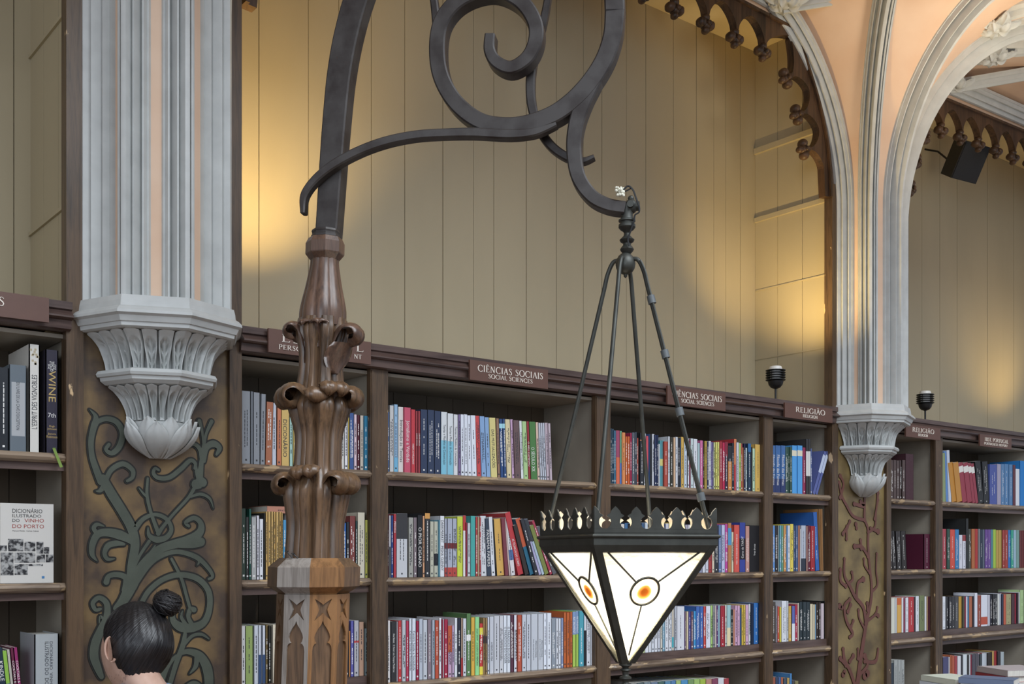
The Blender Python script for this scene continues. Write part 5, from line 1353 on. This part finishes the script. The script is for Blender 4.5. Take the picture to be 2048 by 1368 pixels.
def rest_mat(mt):
    if mt not in rest_m: rest_m.append(mt)
    rest.mi = rest_m.index(mt)
rb_ = random.Random(11)
for b in specs:
    seed = int(b['x0']*7)+ord(b['row']); rn = random.Random(seed)
    z0 = ROWZ[b['row']]+(PLINTH[b['bay']][b['comp']] if b['row'] == 'C' else 0)+.0008
    Yf = D+.014+rn.uniform(0, .008)
    if b['row'] == 'C' and PLINTH[b['bay']][b['comp']]: Yf += .012
    x0, x1 = XY(b['x0'], Yf), XY(b['x1'], Yf)
    px_mid = (b['x0']+b['x1'])/2+b['lean']*.6
    zt = PY(px_mid, b['top'], Yf).z; h = max(.12, zt-z0)
    dxl = XY(px_mid+b['lean'], Yf)-XY(px_mid, Yf)
    ang = math.asin(max(-.9, min(.9, dxl/h)))
    h = h/math.cos(ang)
    t = (x1-x0)*math.cos(ang)-.0006
    dep = min(.30, max(.12, h*rn.uniform(.64, .72)))
    if b['row'] == 'C': dep = min(dep, .20)
    # local frame: u along thickness, w upward, with the lean applied about the corner that carries the weight
    piv = Vector((x0 if ang <= 0 else x1, 0, z0))
    eu = Vector((math.cos(ang), 0, -math.sin(ang))); ew = Vector((math.sin(ang), 0, math.cos(ang)))
    def P(u, y, w_, piv=piv, eu=eu, ew=ew, t=t, ang=ang, Yf=Yf):
        uu = u if ang <= 0 else u-t
        q = piv+eu*uu+ew*w_; return Vector((q.x, Yf+y, q.z))
    def bx(m, u0, u1, y0, y1, w0, w1):
        vs = [P(u, y, w_) for u in (u0, u1) for y in (y0, y1) for w_ in (w0, w1)]
        m.add(vs, [(0,1,3,2),(4,6,7,5),(0,4,5,1),(2,3,7,6),(0,2,6,4),(1,5,7,3)])
    hard = b['col'] in ('2f2a3c', 'd9d6cc', '5c2038', '35302f', '5a4844', 'aab0b2')
    c_ = min(.0030 if hard else .0012, t*.2)
    mat = plain(b['col'], .38 if rn.random() < .5 else .5)
    txt_m = plain('e9e7e2' if b['txt'] == 'w' else '3a3c44', .5)
    marks = MB(); marks_m = [txt_m]; bands = []
    for (cc, f0, f1) in b['bands']:
        mt = plain(cc, .45)
        bands.append((mt, f0, f1))
    marks.mi = 0
    if b['title'] and id(b) in big:
        s_ = TITLES[b['title']]; n_ = b['title']
        asp = text_mesh(s_)[2]
        f0, f1 = {29: (.50, .80), 9: (.14, .56), 12: (.10, .93), 4: (.44, .64), 8: (.22, .65), 14: (.14, .58), 22: (.60, .90), 24: (.28, .72), 25: (.35, .60), 27: (.25, .80), 28: (.22, .72), 32: (.12, .90), 10: (.70, .88), 18: (.22, .55), 21: (.18, .55), 3: (.14, .46)}.get(n_, (.16, .80))
        Lh = h*(f1-f0); th = min(t*(.62 if n_ not in (21, 32) else .34), Lh/asp*1.5)
        def place(s_, f0, f1, th, uc, col_i=0):
            marks.mi = col_i
            if n_ in UP_TITLES: fn = lambda u, v: P(uc+(.5-v)*th, -.0006, h*f0+u*h*(f1-f0))
            else: fn = lambda u, v: P(uc-(.5-v)*th, -.0006, h*f1-u*h*(f1-f0))
            put_text(marks, s_, fn)
        if n_ == 21: place('PSICOLOGIA', .22, .52, t*.22, t*.72); place('DA ADAPTAÇÃO', .18, .55, t*.22, t*.36)
        elif n_ == 32: place('DICIONÁRIO  VINHO', .30, .90, t*.16, t*.70); place('ILUSTRADO DO  DO PORTO', .12, .90, t*.16, t*.50)
        elif n_ == 29:
            g_ = plain('c9a960', .4); marks_m.append(g_)
            place('WINE', .50, .80, t*.55, t*.52, len(marks_m)-1)
            marks.mi = 0
            for q, (s2, zc) in enumerate((('THE', .875), ('WORLD', .85), ('ATLAS', .825), ('OF', .80 if False else .803))):
                put_text(marks, s2, lambda u, v, zc=zc, s2=s2: P(t*.5+(u-.5)*t*.13*len(s2), -.0005, h*zc+(v-.5)*.0075))
            put_text(marks, '7th', lambda u, v: P(t*.5+(u-.5)*t*.6, -.0005, h*.37+(v-.5)*.013))
            marks.mi = len(marks_m)-1
            for s2, zc in (('Hugh', .262), ('Johnson', .236), ('Jancis', .188), ('Robinson', .162)):
                put_text(marks, s2, lambda u, v, zc=zc, s2=s2: P(t*.5+(u-.5)*t*.105*len(s2), -.0005, h*zc+(v-.5)*.0075))
            marks.mi = 0
        else: place(s_, f0, f1, th, t*.5)
        if n_ == 28:
            marks_m.append(plain('b8a888', .5)); marks.mi = len(marks_m)-1
            rq = random.Random(3)
            for q in range(12): 
                uu = rq.uniform(.002, t-.008); ww = h*rq.uniform(.82, .985); bx(marks, uu, uu+.006, -.0004, 0, ww-.006, ww)
            marks.mi = 0
        if n_ == 27:
            marks_m.append(plain('a9adb0', .5)); marks.mi = len(marks_m)-1; bx(marks, t*.12, t*.92, -.0002, 0, h*.18, h*.80); marks.mi = 0
    elif b['txt']:
        # lettering too small to read in the photo: short strokes where the words run
        nlines = 2 if t > .016 and rn.random() < .5 else 1
        for q in range(nlines):
            uc = t*(.5 if nlines == 1 else (.36+.28*q)); lw = min(.0032, t*.26)
            w_ = h*rn.uniform(.18, .30); end = h*rn.uniform(.72, .90)
            while w_ < end:
                wl = rn.uniform(.004, .014); bx(marks, uc-lw/2*rn.uniform(.7, 1), uc+lw/2*rn.uniform(.7, 1), -.0004, 0, w_, min(w_+wl, end)); w_ += wl+rn.uniform(.0015, .0035)
                if rn.random() < .1: w_ += h*.08
        if rn.random() < .8: bx(marks, t*.5-min(.003, t*.25), t*.5+min(.003, t*.25), -.0003, 0, h*.045, h*.045+min(.006, t*.5))
    if id(b) in big:
        org = P(t/2, dep/2, 0)
        m = MB(); bx(m, 0, t, 0, c_*1.2, 0, h); bx(m, 0, c_, 0, dep, 0, h); bx(m, t-c_, t, 0, dep, 0, h)
        o = m.build('book', mat, origin=org)
        tag(o, b['label'], 'book', GRP[b['row']])
        m = MB(); bx(m, c_, t-c_, c_, dep-.003, .0015 if not hard else .004, h-(.0012 if not hard else .004)); m.build('page_block', M_PAGES, o)
        if marks.v: marks.build('spine_printing', marks_m if len(set(marks.m)) > 1 else marks_m[marks.m[0]], o)
        for mt, f0, f1 in bands:
            m = MB(); bx(m, .0001, t-.0001, -.0002, .0, h*f0+.0004, h*f1-.0004); m.build('spine_band', mt, o)
        b['obj'] = o
    else:
        rest_mat(mat); bx(rest, 0, t, 0, c_*1.2, 0, h); bx(rest, 0, c_, 0, dep, 0, h); bx(rest, t-c_, t, 0, dep, 0, h)
        rest_mat(M_PAGES); bx(rest, c_, t-c_, c_, dep-.003, .001, h-.0012)
        for mt, f0, f1 in bands: rest_mat(mt); bx(rest, .0001, t-.0001, -.0002, .0, h*f0+.0004, h*f1-.0004)
        base_i = len(rest.v)
        if marks.v:
            rest.v += marks.v; ids = []
            for mt in marks_m: rest_mat(mt); ids.append(rest.mi)
            for f, mi in zip(marks.f, marks.m): rest.f.append([base_i+i for i in f]); rest.m.append(ids[mi])
o = rest.build('remaining_books', rest_m)
tag(o, 'the remaining slim, distant or half hidden books filling the shelves', 'books', kind='stuff')

# ribbon marker hanging out of the wine atlas
wa = [b for b in specs if b['title'] == 29][0]['obj']
m = MB(); A_ = [PY(x, y, D-.024) for x, y in ((105, 897), (111, 912), (120, 935))]; B_ = [PY(x, y, D-.024) for x, y in ((111, 897), (117, 912), (126, 934))]
A_ = [PY(106, 895, D+.03)]+A_; B_ = [PY(112, 895, D+.03)]+B_
m.rings([[a, b2, b2+Vector((0, .001, 0)), a+Vector((0, .001, 0))] for a, b2 in zip(A_, B_)]); m.build('green_ribbon_marker', plain('7a9a3c', .5), wa)

# face-out dictionary on the second shelf, far left
Yc = D+.012; x0, x1 = XY(-2, Yc), XY(107, Yc); z0 = ZB+.001; h = PY(50, 1007, Yc).z-z0; W = x1-x0
# the book stands slightly turned so that its spine shows at the left
root = empty('book', ((x0+x1)/2, Yc+.03, z0), 'white port wine dictionary shown cover outward, second shelf at far left', 'book', 'books on the second shelves')
m = MB(); m.box(x0, x1, Yc, Yc+.003, z0, z0+h); m.box(x0, x0+.003, Yc, Yc+.055, z0, z0+h); m.box(x0, x1, Yc+.052, Yc+.055, z0, z0+h); m.build('cover', plain('cfccc4', .42), root)
m = MB(); m.box(x0+.003, x1-.004, Yc+.003, Yc+.052, z0+.004, z0+h-.004); m.build('page_block', M_PAGES, root)
def cov(s, u0, u1, v0, v1, mat_, name='cover_lettering'):
    m = MB(); put_text(m, s, lambda u, v: (x0+(u0+(u1-u0)*u)*W, Yc-.0006, z0+h*(v0+(v1-v0)*v))); return m.build(name, mat_, root)
TD, TR = plain('3a3a3c', .5), plain('a83a30', .5)
cov('DICIONÁRIO', .24, .79, .88, .945, TD); cov('ILUSTRADO', .24, .77, .825, .865, TD); cov('DO', .24, .37, .765, .805, TD); cov('VINHO', .46, .82, .765, .81, TR); cov('DO PORTO', .24, .82, .69, .738, TR)
cov('Manuel Pintão  Carlos Cabral', .24, .72, .648, .664, TD)
pics = [(.16, .44, .40, .555), (.46, .66, .40, .52), (.68, .81, .37, .52), (.82, .92, .37, .455), (0.0, .14, .40, .475), (.03, .26, .10, .385), (.28, .66, .255, .385), (.68, .84, .26, .36), (.855, 1.0, .26, .36), (.28, .52, .105, .24), (.53, .80, .215, .24)]
PHO = pmat('grey_photo_print', 'a8a8a6', .45, .3, 90, 0, col2='222226', fac=(.42, .58))
m = MB()
for a, b2, c, d in pics: m.box(x0+a*W, x0+min(b2, .995)*W, Yc-.0005, Yc, z0+c*h, z0+d*h)
m.build('cover_photographs', PHO, root)
m = MB(); m.box(x0+.78*W, x0+.83*W, Yc-.0005, Yc, z0+.055*h, z0+.085*h); m.build('cover_logo', plain('3c7cb4', .5), root); 

# book lying flat on the row behind the newel post
za = PY(560, 1021, D+.02).z; x0, x1 = XY(535, D+.02), XY(592, D+.02)
m = MB(); t = .026; xa, xb, ya, yb2 = x0, x0+.20, D+.022, D+.022+.15
zb3 = ZB+.2225
m.box(xa, xb, ya, yb2, zb3, zb3+.0015); m.box(xa, xb, ya, yb2, zb3+t-.0015, zb3+t); m.box(xa, xb, ya, ya+.0015, zb3, zb3+t)
o = m.build('book', plain('c08068', .45), origin=((xa+xb)/2, (ya+yb2)/2, zb3)); tag(o, 'salmon-spined book lying flat on top of the yellow books behind the post', 'book', 'books on the second shelves')
m = MB(); m.box(xa+.002, xb-.002, ya+.0016, yb2-.002, zb3+.0016, zb3+t-.0016); m.build('page_block', M_PAGES, o)
m = MB(); put_text(m, 'ENTRE NÓS', lambda u, v: (xa+.04+u*.085, ya-.0005, zb3+.009+v*.006)); m.build('spine_printing', plain('3a3c44', .5), o)
# ------------------------------------------------------------------ woman seen from behind
PDp = 2.84
head_c = PD(270, 1300, PDp)
fa = math.radians(35)                         # she looks away and to the left of the view line
vray = Vector((ray(271)[0], ray(271)[1], 0)).normalized()
fwd = Matrix.Rotation(fa, 3, 'Z') @ vray
rgt = Vector((fwd.y, -fwd.x, 0))
wm_root = empty('person', (head_c.x, head_c.y, 0), 'woman seen from behind with black hair in a top bun and pale blue shirt', 'person')
SKIN = pmat('skin', 'cfab98', .5, .04, 30, .08, col2='c29b87', dist=.0006)
HAIR, nt, b_ = base('black_hair'); N = nt.nodes; Lk = nt.links
tc = N.new('ShaderNodeTexCoord'); mp_ = N.new('ShaderNodeMapping'); mp_.inputs['Scale'].default_value = (160, 160, 10)
no = N.new('ShaderNodeTexNoise'); no.inputs['Scale'].default_value = 1.0; no.inputs['Detail'].default_value = 4
Lk.new(tc.outputs['UV'], mp_.inputs[0]); mp_.inputs['Scale'].default_value = (150, 3, 1); Lk.new(mp_.outputs[0], no.inputs['Vector'])
rp = N.new('ShaderNodeValToRGB'); rp.color_ramp.elements[0].position = .35; rp.color_ramp.elements[1].position = .75
rp.color_ramp.elements[0].color = (.004, .004, .005, 1); rp.color_ramp.elements[1].color = (.022, .019, .020, 1)
Lk.new(no.outputs[0], rp.inputs[0]); Lk.new(rp.outputs[0], b_.inputs['Base Color']); b_.inputs['Roughness'].default_value = .36; b_.inputs['Specular IOR Level'].default_value = .55
bp = N.new('ShaderNodeBump'); bp.inputs['Strength'].default_value = .7; bp.inputs['Distance'].default_value = .0025; Lk.new(no.outputs[0], bp.inputs['Height']); Lk.new(bp.outputs[0], b_.inputs['Normal'])
SHIRT = pmat('pale_blue_cotton', '8c9db4', .85, .06, 200, .3)
TROU = pmat('dark_denim', '2c3444', .85, .1, 200, .3)
roll = Matrix.Rotation(math.radians(9), 3, fwd) @ Matrix.Rotation(math.radians(-8), 3, rgt)    # head tipped to her right and slightly down
def HP(x, y, z):
    """head space: x right, y forward, z up, metres from the head centre"""
    v = rgt*x+fwd*y+UP*z
    return head_c+roll @ v
def head_r(th, ph):
    """th from top (0) to bottom (pi), ph around, 0 = forward; returns the skull surface"""
    st, ct = math.sin(th), math.cos(th); cf, sf = math.cos(ph), math.sin(ph)
    rx, ry, rz = .0765, .094, .112
    x, y, z = rx*st*sf, ry*st*cf, rz*ct
    if z < 0:
        k = -z/rz
        if y > 0: x *= 1-.26*k; y = y*(1-.10*k)+.010*k      # jaw narrows to the chin
        else: x *= 1-.42*k*k; y *= 1-.38*k                   # nape tucks in
    if y < 0 and z > -.03: y *= 1.04
    # face relief
    if y > .04:
        n_ = math.exp(-((x)/.011)**2)*math.exp(-((z+.022)/.020)**2); y += .020*n_
        n2 = math.exp(-((x)/.009)**2)*math.exp(-((z+.002)/.026)**2); y += .008*n2
        for s_ in (-1, 1):
            y -= .009*math.exp(-((x-s_*.031)/.014)**2)*math.exp(-((z-.006)/.010)**2)
            y += .005*math.exp(-((x-s_*.030)/.020)**2)*math.exp(-((z-.026)/.007)**2)
        y += .006*math.exp(-((x)/.018)**2)*math.exp(-((z+.056)/.006)**2)
    return x, y, z
# body: one continuous skinned surface from head base to feet
bm_me = bpy.data.meshes.new('body'); vs = []; es = []; rs = []
def jv(p, r): vs.append(Vector(p)-Vector((head_c.x, head_c.y, 0))); rs.append(r); return len(vs)-1
nk = HP(.0, -.020, -.070); 
base_xy = head_c-fwd*.045+rgt*.020
def BP(x, y, z): return Vector((base_xy.x, base_xy.y, 0))+rgt*x+fwd*y+UP*z
zc = head_c.z
pel = jv(BP(0, 0, .93), (.150, .115)); ab = jv(BP(0, .01, 1.06), (.125, .095)); ch = jv(BP(0, 0, zc-.36), (.150, .105)); sh_ = jv(BP(0, -.018, zc-.20), (.115, .075))
n0 = jv(BP(0, -.012, zc-.150), (.062, .058)); n1 = jv(nk*.4+BP(0, -.01, zc-.13)*.6, (.050, .052)); n2 = jv(nk, (.048, .054)); n3 = jv(HP(0, .0, -.01), (.060, .070))
es += [(pel, ab), (ab, ch), (ch, sh_), (sh_, n0), (n0, n1), (n1, n2), (n2, n3)]
for s_ in (-1, 1):
    a = jv(BP(s_*.165, -.015, zc-.225), (.055, .055)); b2 = jv(BP(s_*.215, -.03, zc-.50), (.042, .042)); c = jv(BP(s_*.19, .12, zc-.68), (.033, .033)); d = jv(BP(s_*.13, .26, zc-.66), (.024, .020)); e = jv(BP(s_*.115, .31, zc-.655), (.040, .015))
    es += [(sh_, a), (a, b2), (b2, c), (c, d), (d, e)]
    for q, (dx, L_) in enumerate(((-.030, .075), (-.010, .085), (.010, .080), (.028, .062))):
        f0 = jv(BP(s_*(.105)+dx, .345, zc-.655), (.009, .009)); f1 = jv(BP(s_*.10+dx, .345+L_*.55, zc-.662), (.008, .008)); f2 = jv(BP(s_*.098+dx, .345+L_, zc-.680), (.0065, .0065)); es += [(e, f0), (f0, f1), (f1, f2)]
    t0 = jv(BP(s_*.085-s_*.035, .30, zc-.645), (.010, .010)); t1 = jv(BP(s_*.055-s_*.02, .34, zc-.650), (.008, .008)); es += [(e, t0), (t0, t1)]
    h_ = jv(BP(s_*.085, 0, .86), (.088, .092)); k_ = jv(BP(s_*.095, .01, .48), (.055, .06)); a_ = jv(BP(s_*.10, -.02, .09), (.036, .040)); t_ = jv(BP(s_*.105, .11, .035), (.040, .028))
    es += [(pel, h_), (h_, k_), (k_, a_), (a_, t_)]
bm_me.from_pydata(vs, es, []); bo = bpy.data.objects.new('body', bm_me); COL.objects.link(bo); bo.parent = wm_root
md = bo.modifiers.new('skin', 'SKIN'); md.use_smooth_shade = True
for i, r in enumerate(rs):
    sv = bm_me.skin_vertices[0].data[i]; sv.radius = r; sv.use_root = (i == pel)
bo.modifiers.new('sub', 'SUBSURF').levels = 2; bo.modifiers['sub'].render_levels = 2
bm_me.materials.append(SKIN)
ORG[bo] = Vector((head_c.x, head_c.y, 0))
def shell(name, parts, mat_, grow):
    """clothing grown from the same skeleton a little larger"""
    me = bpy.data.meshes.new(name); idx = {}; v2, r2, e2 = [], [], []
    for a, b in es:
        if a in parts and b in parts:
            for q in (a, b):
                if q not in idx: idx[q] = len(v2); v2.append(vs[q]); r2.append((rs[q][0]+grow, rs[q][1]+grow))
            e2.append((idx[a], idx[b]))
    me.from_pydata(v2, e2, []); o = bpy.data.objects.new(name, me); COL.objects.link(o); o.parent = wm_root
    o.modifiers.new('skin', 'SKIN').use_smooth_shade = True
    for i, r in enumerate(r2): me.skin_vertices[0].data[i].radius = r
    me.skin_vertices[0].data[0].use_root = True
    o.modifiers.new('sub', 'SUBSURF').levels = 2; o.modifiers['sub'].render_levels = 2
    me.materials.append(mat_); return o
# indices of the torso and limbs: 0-4 torso, then per side 24 verts
sides = []
per = (len(vs)-8)//2
for s_ in range(2):
    b0 = 8+s_*per; sides.append(b0)
shell('shirt', set([0, 1, 2, 3, 4]+[b0+q for b0 in sides for q in (0, 1, 2)]), SHIRT, .012)
shell('trousers', set([0]+[b0+per-4+q for b0 in sides for q in (0, 1, 2)]), TROU, .010)
# collar band
m = MB(); cN = BP(-.040, -.030, zc-.094); R = []
for j in range(25):
    a = 2*math.pi*j/24; d = rgt*math.cos(a)*.066+fwd*math.sin(a)*.064
    R.append([cN+d*1.05-UP*.02, cN+d*1.0+UP*(.010+.004*math.sin(a)), cN+d*.94+UP*.008, cN+d*.98-UP*.02])
m.rings(R, caps=False); m.build('shirt_collar', SHIRT, wm_root, smooth=True)
# head surface
m = MB(); R = []
for i in range(41):
    th = math.pi*min(max(i/40, .004), .996); R.append([HP(*head_r(th, 2*math.pi*j/56)) for j in range(56)])
m.rings(R); m.build('head', SKIN, wm_root, smooth=True, sharp=80)
# ears
for s_ in (-1, 1):
    m = MB(); G = []
    for i in range(15):
        t = i/14; a = math.radians(118-250*t)
        rim = 1.0
        cx_, cz_ = -.004+.019*math.cos(a)*(1-.25*t), -.006+.031*math.sin(a)
        lift = .012*math.sin(math.pi*min(1, t*1.1+.08))
        G.append([HP(s_*(.0735+lift+.0035*math.cos(q)), cx_*-1*-1-.010+.0035*math.sin(q), cz_+.0035*math.sin(q)*.6) for q in [2*math.pi*k/8 for k in range(8)]])
    m.rings(G)
    # shell of the ear
    C_ = []
    for (rr, lf) in ((.15, .014), (.5, .015), (.8, .018), (1.0, .021)):
        C_.append([HP(s_*(.0725+lf*(.4+.6*max(0, math.cos(q-2.6)))), -.014+.0185*rr*math.cos(q), -.006+.030*rr*math.sin(q)) for q in [2*math.pi*k/20 for k in range(20)]])
    m.rings(C_, caps=True)
    m.build('ear', SKIN, wm_root, smooth=True, sharp=70)
# hair: cap that follows the skull, swept up to the knot
knot = (.020, -.068, .092)
def hair_mesh():
    m = MB(); R = []; uvs = []
    nT, nP = 34, 96
    for i in range(nT+1):
        row = []
        for j in range(nP):
            ph = 2*math.pi*j/nP; cf = math.cos(ph)           # cf>0 toward the face
            # lower edge of the hair: high on the forehead, down behind the ears to the nape
            ed = math.radians(58 if cf > .75 else 58+(92-58)*min(1, (.75-cf)/.75)**.8 if cf > .06 else 116+24*max(0, min(1, (-cf)/.9))**1.4)
            sf = abs(math.sin(ph))
            if cf <= .06: ed -= math.radians(24)*math.exp(-((cf-.06)/.24)**2)
            ed += math.radians(1.6)*math.sin(ph*23)+math.radians(.8)*math.sin(ph*51)
            th = max(.01, ed*i/nT)
            x, y, z = head_r(th, ph)
            thick = .013*(1-(i/nT)**5)+.0015*math.sin(ph*31+4*th)*(1-i/nT*.4)
            l = math.sqrt(x*x+y*y+z*z) or 1
            k = 1+thick/l
            row.append(HP(x*k, y*k, z*k))
        R.append(row)
    m.rings(R, caps=False)
    return m, nT, nP
m, nT, nP = hair_mesh()
ho = m.build('hair', HAIR, wm_root, smooth=True, sharp=80)
def polar_uv(o, centre, ax):
    """strand direction runs from the knot outward"""
    me = o.data; uv = me.uv_layers.new(name='strands'); cL = Vector(centre)-ORG[o]
    a1 = ax.cross(Vector((0.3, .2, 1))).normalized(); a2 = ax.cross(a1)
    for lp in me.loops:
        d = me.vertices[lp.vertex_index].co-cL
        uv.data[lp.index].uv = (math.atan2(d.dot(a2), d.dot(a1))/(2*math.pi), d.length*4)
kn = HP(*knot)
polar_uv(ho, kn, (kn-head_c).normalized())
# bun: wound coil of strands
m = MB(); rn = random.Random(5)
kd = (HP(.036, -.090, .132)-HP(*knot)).normalized(); bc_ = HP(.031, -.082, .117)
a1 = kd.cross(UP).normalized(); a2 = kd.cross(a1)
R = []
for i in range(17):
    t = i/16; R.append([bc_+a1*(.037*math.sin(math.pi*t)*math.cos(q)*(1+.04*math.sin(7*q+9*t)))+a2*(.034*math.sin(math.pi*t)*math.sin(q)*(1+.05*math.sin(5*q+7*t)))-kd*(.032*math.cos(math.pi*t)) for q in [2*math.pi*k/36 for k in range(36)]])
m.rings(R)
for s_ in range(26):
    ph = rn.uniform(0, 6.28); rr = .036; P_ = []
    tilt = rn.uniform(-.6, .6)
    for k in range(22):
        a = ph+k*.26; h_ = tilt*.03+.014*math.sin(a*1.0+s_)
        rad_ = math.sqrt(max(.0001, 1-(h_/.034)**2))*rr*1.02
        P_.append(bc_+a1*rad_*math.cos(a)+a2*rad_*math.sin(a)*.94+kd*h_)
    m.tube(P_, .0034*rn.uniform(.6, 1.2), 5)
for s_ in range(9):
    a = rn.uniform(0, 6.28); p0 = bc_+a1*.030*math.cos(a)+a2*.030*math.sin(a)
    d = (a1*math.cos(a)+a2*math.sin(a)+kd*rn.uniform(-.3, .8)).normalized()
    m.tube([p0, p0+d*.012, p0+d*.022+UP*rn.uniform(-.006, .008)], [.0008, .0006, .0003], 4)
o = m.build('hair_bun', HAIR, wm_root, smooth=True, sharp=80); polar_uv(o, bc_-kd*.03, kd)
# downy hairs at the nape and behind the ear
m = MB(); rn = random.Random(9)
for k in range(420):
    s_ = rn.choice([-1, -1, 1]); ph = math.radians(180+rn.gauss(0, 42)); th = math.radians(rn.uniform(122, 150))
    x, y, z = head_r(th, ph); 
    p = HP(x*1.01, y*1.01, z*1.01); up_ = (HP(x*.9, y*.98, z+.02)-p).normalized()
    m.tube([p-up_*rn.uniform(.0, .006), p+up_*.008+(p-head_c).normalized()*.0012], [.00018, .0003], 3)
m.build('nape_hair', HAIR, wm_root)

# ------------------------------------------------------------------ display table with stacked books, lower right
tb = PD(1985, 1352, 5.0); zt_ = .86
tx0, ty0 = tb.x-.10, tb.y-.75
tx0 = PD(1856, 1352, 5.0).x
root = empty('display_table', (tb.x+.45, tb.y, 0), 'book display table at the lower right corner, mostly out of view', 'table')
ax = [(tb.x-.32, tb.x+1.3, tb.y-.45, tb.y+.40)]
x0, x1, y0, y1 = ax[0]
m = MB(); m.box(x0, x1, y0, y1, zt_-.03, zt_); m.build('table_top', M_NEWEL, root)
for a in (x0+.05, x1-.1):
    for b in (y0+.05, y1-.1):
        m = MB(); m.box(a, a+.05, b, b+.05, 0, zt_-.03); m.build('leg', M_NEWEL, root)
def pile(px0, px1, ytop, dep, n, cols, rot, label, thick=.022, grp='books piled on the display table'):
    """pile of lying books whose top edge reaches row ytop"""
    c = PD((px0+px1)/2, ytop, dep); W_ = (px1-px0)*dep/F; zt2 = c.z
    zs = zt2; k = 0; hgts = []
    nn = int((zt2-zt_)/thick); th_ = (zt2-zt_)/nn
    for q in range(nn):
        z1_ = zt2-q*th_; rn = random.Random(q*7+int(px0)); Mr = Matrix.Translation((c.x+rn.uniform(-.006, .006), c.y+rn.uniform(-.006, .006), 0)) @ Matrix.Rotation(math.radians(rot+rn.uniform(-3, 3)), 4, 'Z')
        w2, d2 = W_/2, .11
        col = cols[q % len(cols)]
        m = MB(); m.box(-w2, w2, -d2, d2, z1_-.0015, z1_-.0002, Mr); m.box(-w2, w2, -d2, d2, z1_-th_+.0002, z1_-th_+.0015, Mr); m.box(-w2, -w2+.0015, -d2, d2, z1_-th_+.0002, z1_-.0002, Mr)
        o = m.build('book', plain(col, .4), origin=(c.x, c.y, z1_-th_))
        nth = ['topmost', 'second', 'third', 'fourth', 'fifth', 'sixth', 'seventh', 'eighth', 'ninth', 'tenth', 'eleventh', 'twelfth', 'thirteenth', 'fourteenth', 'fifteenth', 'sixteenth', 'seventeenth', 'eighteenth'][min(q, 17)]
        tag(o, '%s book of %s' % (nth, label), 'book', grp)
        m = MB(); m.box(-w2+.002, w2-.001, -d2+.001, d2-.001, z1_-th_+.0016, z1_-.0016, Mr); m.build('page_block', M_PAGES, o)
pile(1866, 1942, 1353, 4.95, 12, ['e0e8d4', 'd8e4ec', 'e8e8e4'], -18, 'the white pile at the left of the display table', .024)
pile(1950, 2010, 1355, 4.75, 12, ['6c7c9c', 'c8ccd0', 'd0d4d8'], 20, 'the blue-white pile in the middle of the display table', .024)
pile(1975, 2075, 1335, 5.3, 12, ['c4b8b8', 'b04048', 'd8d4d0'], -22, 'the red and white pile at the back of the display table', .028)
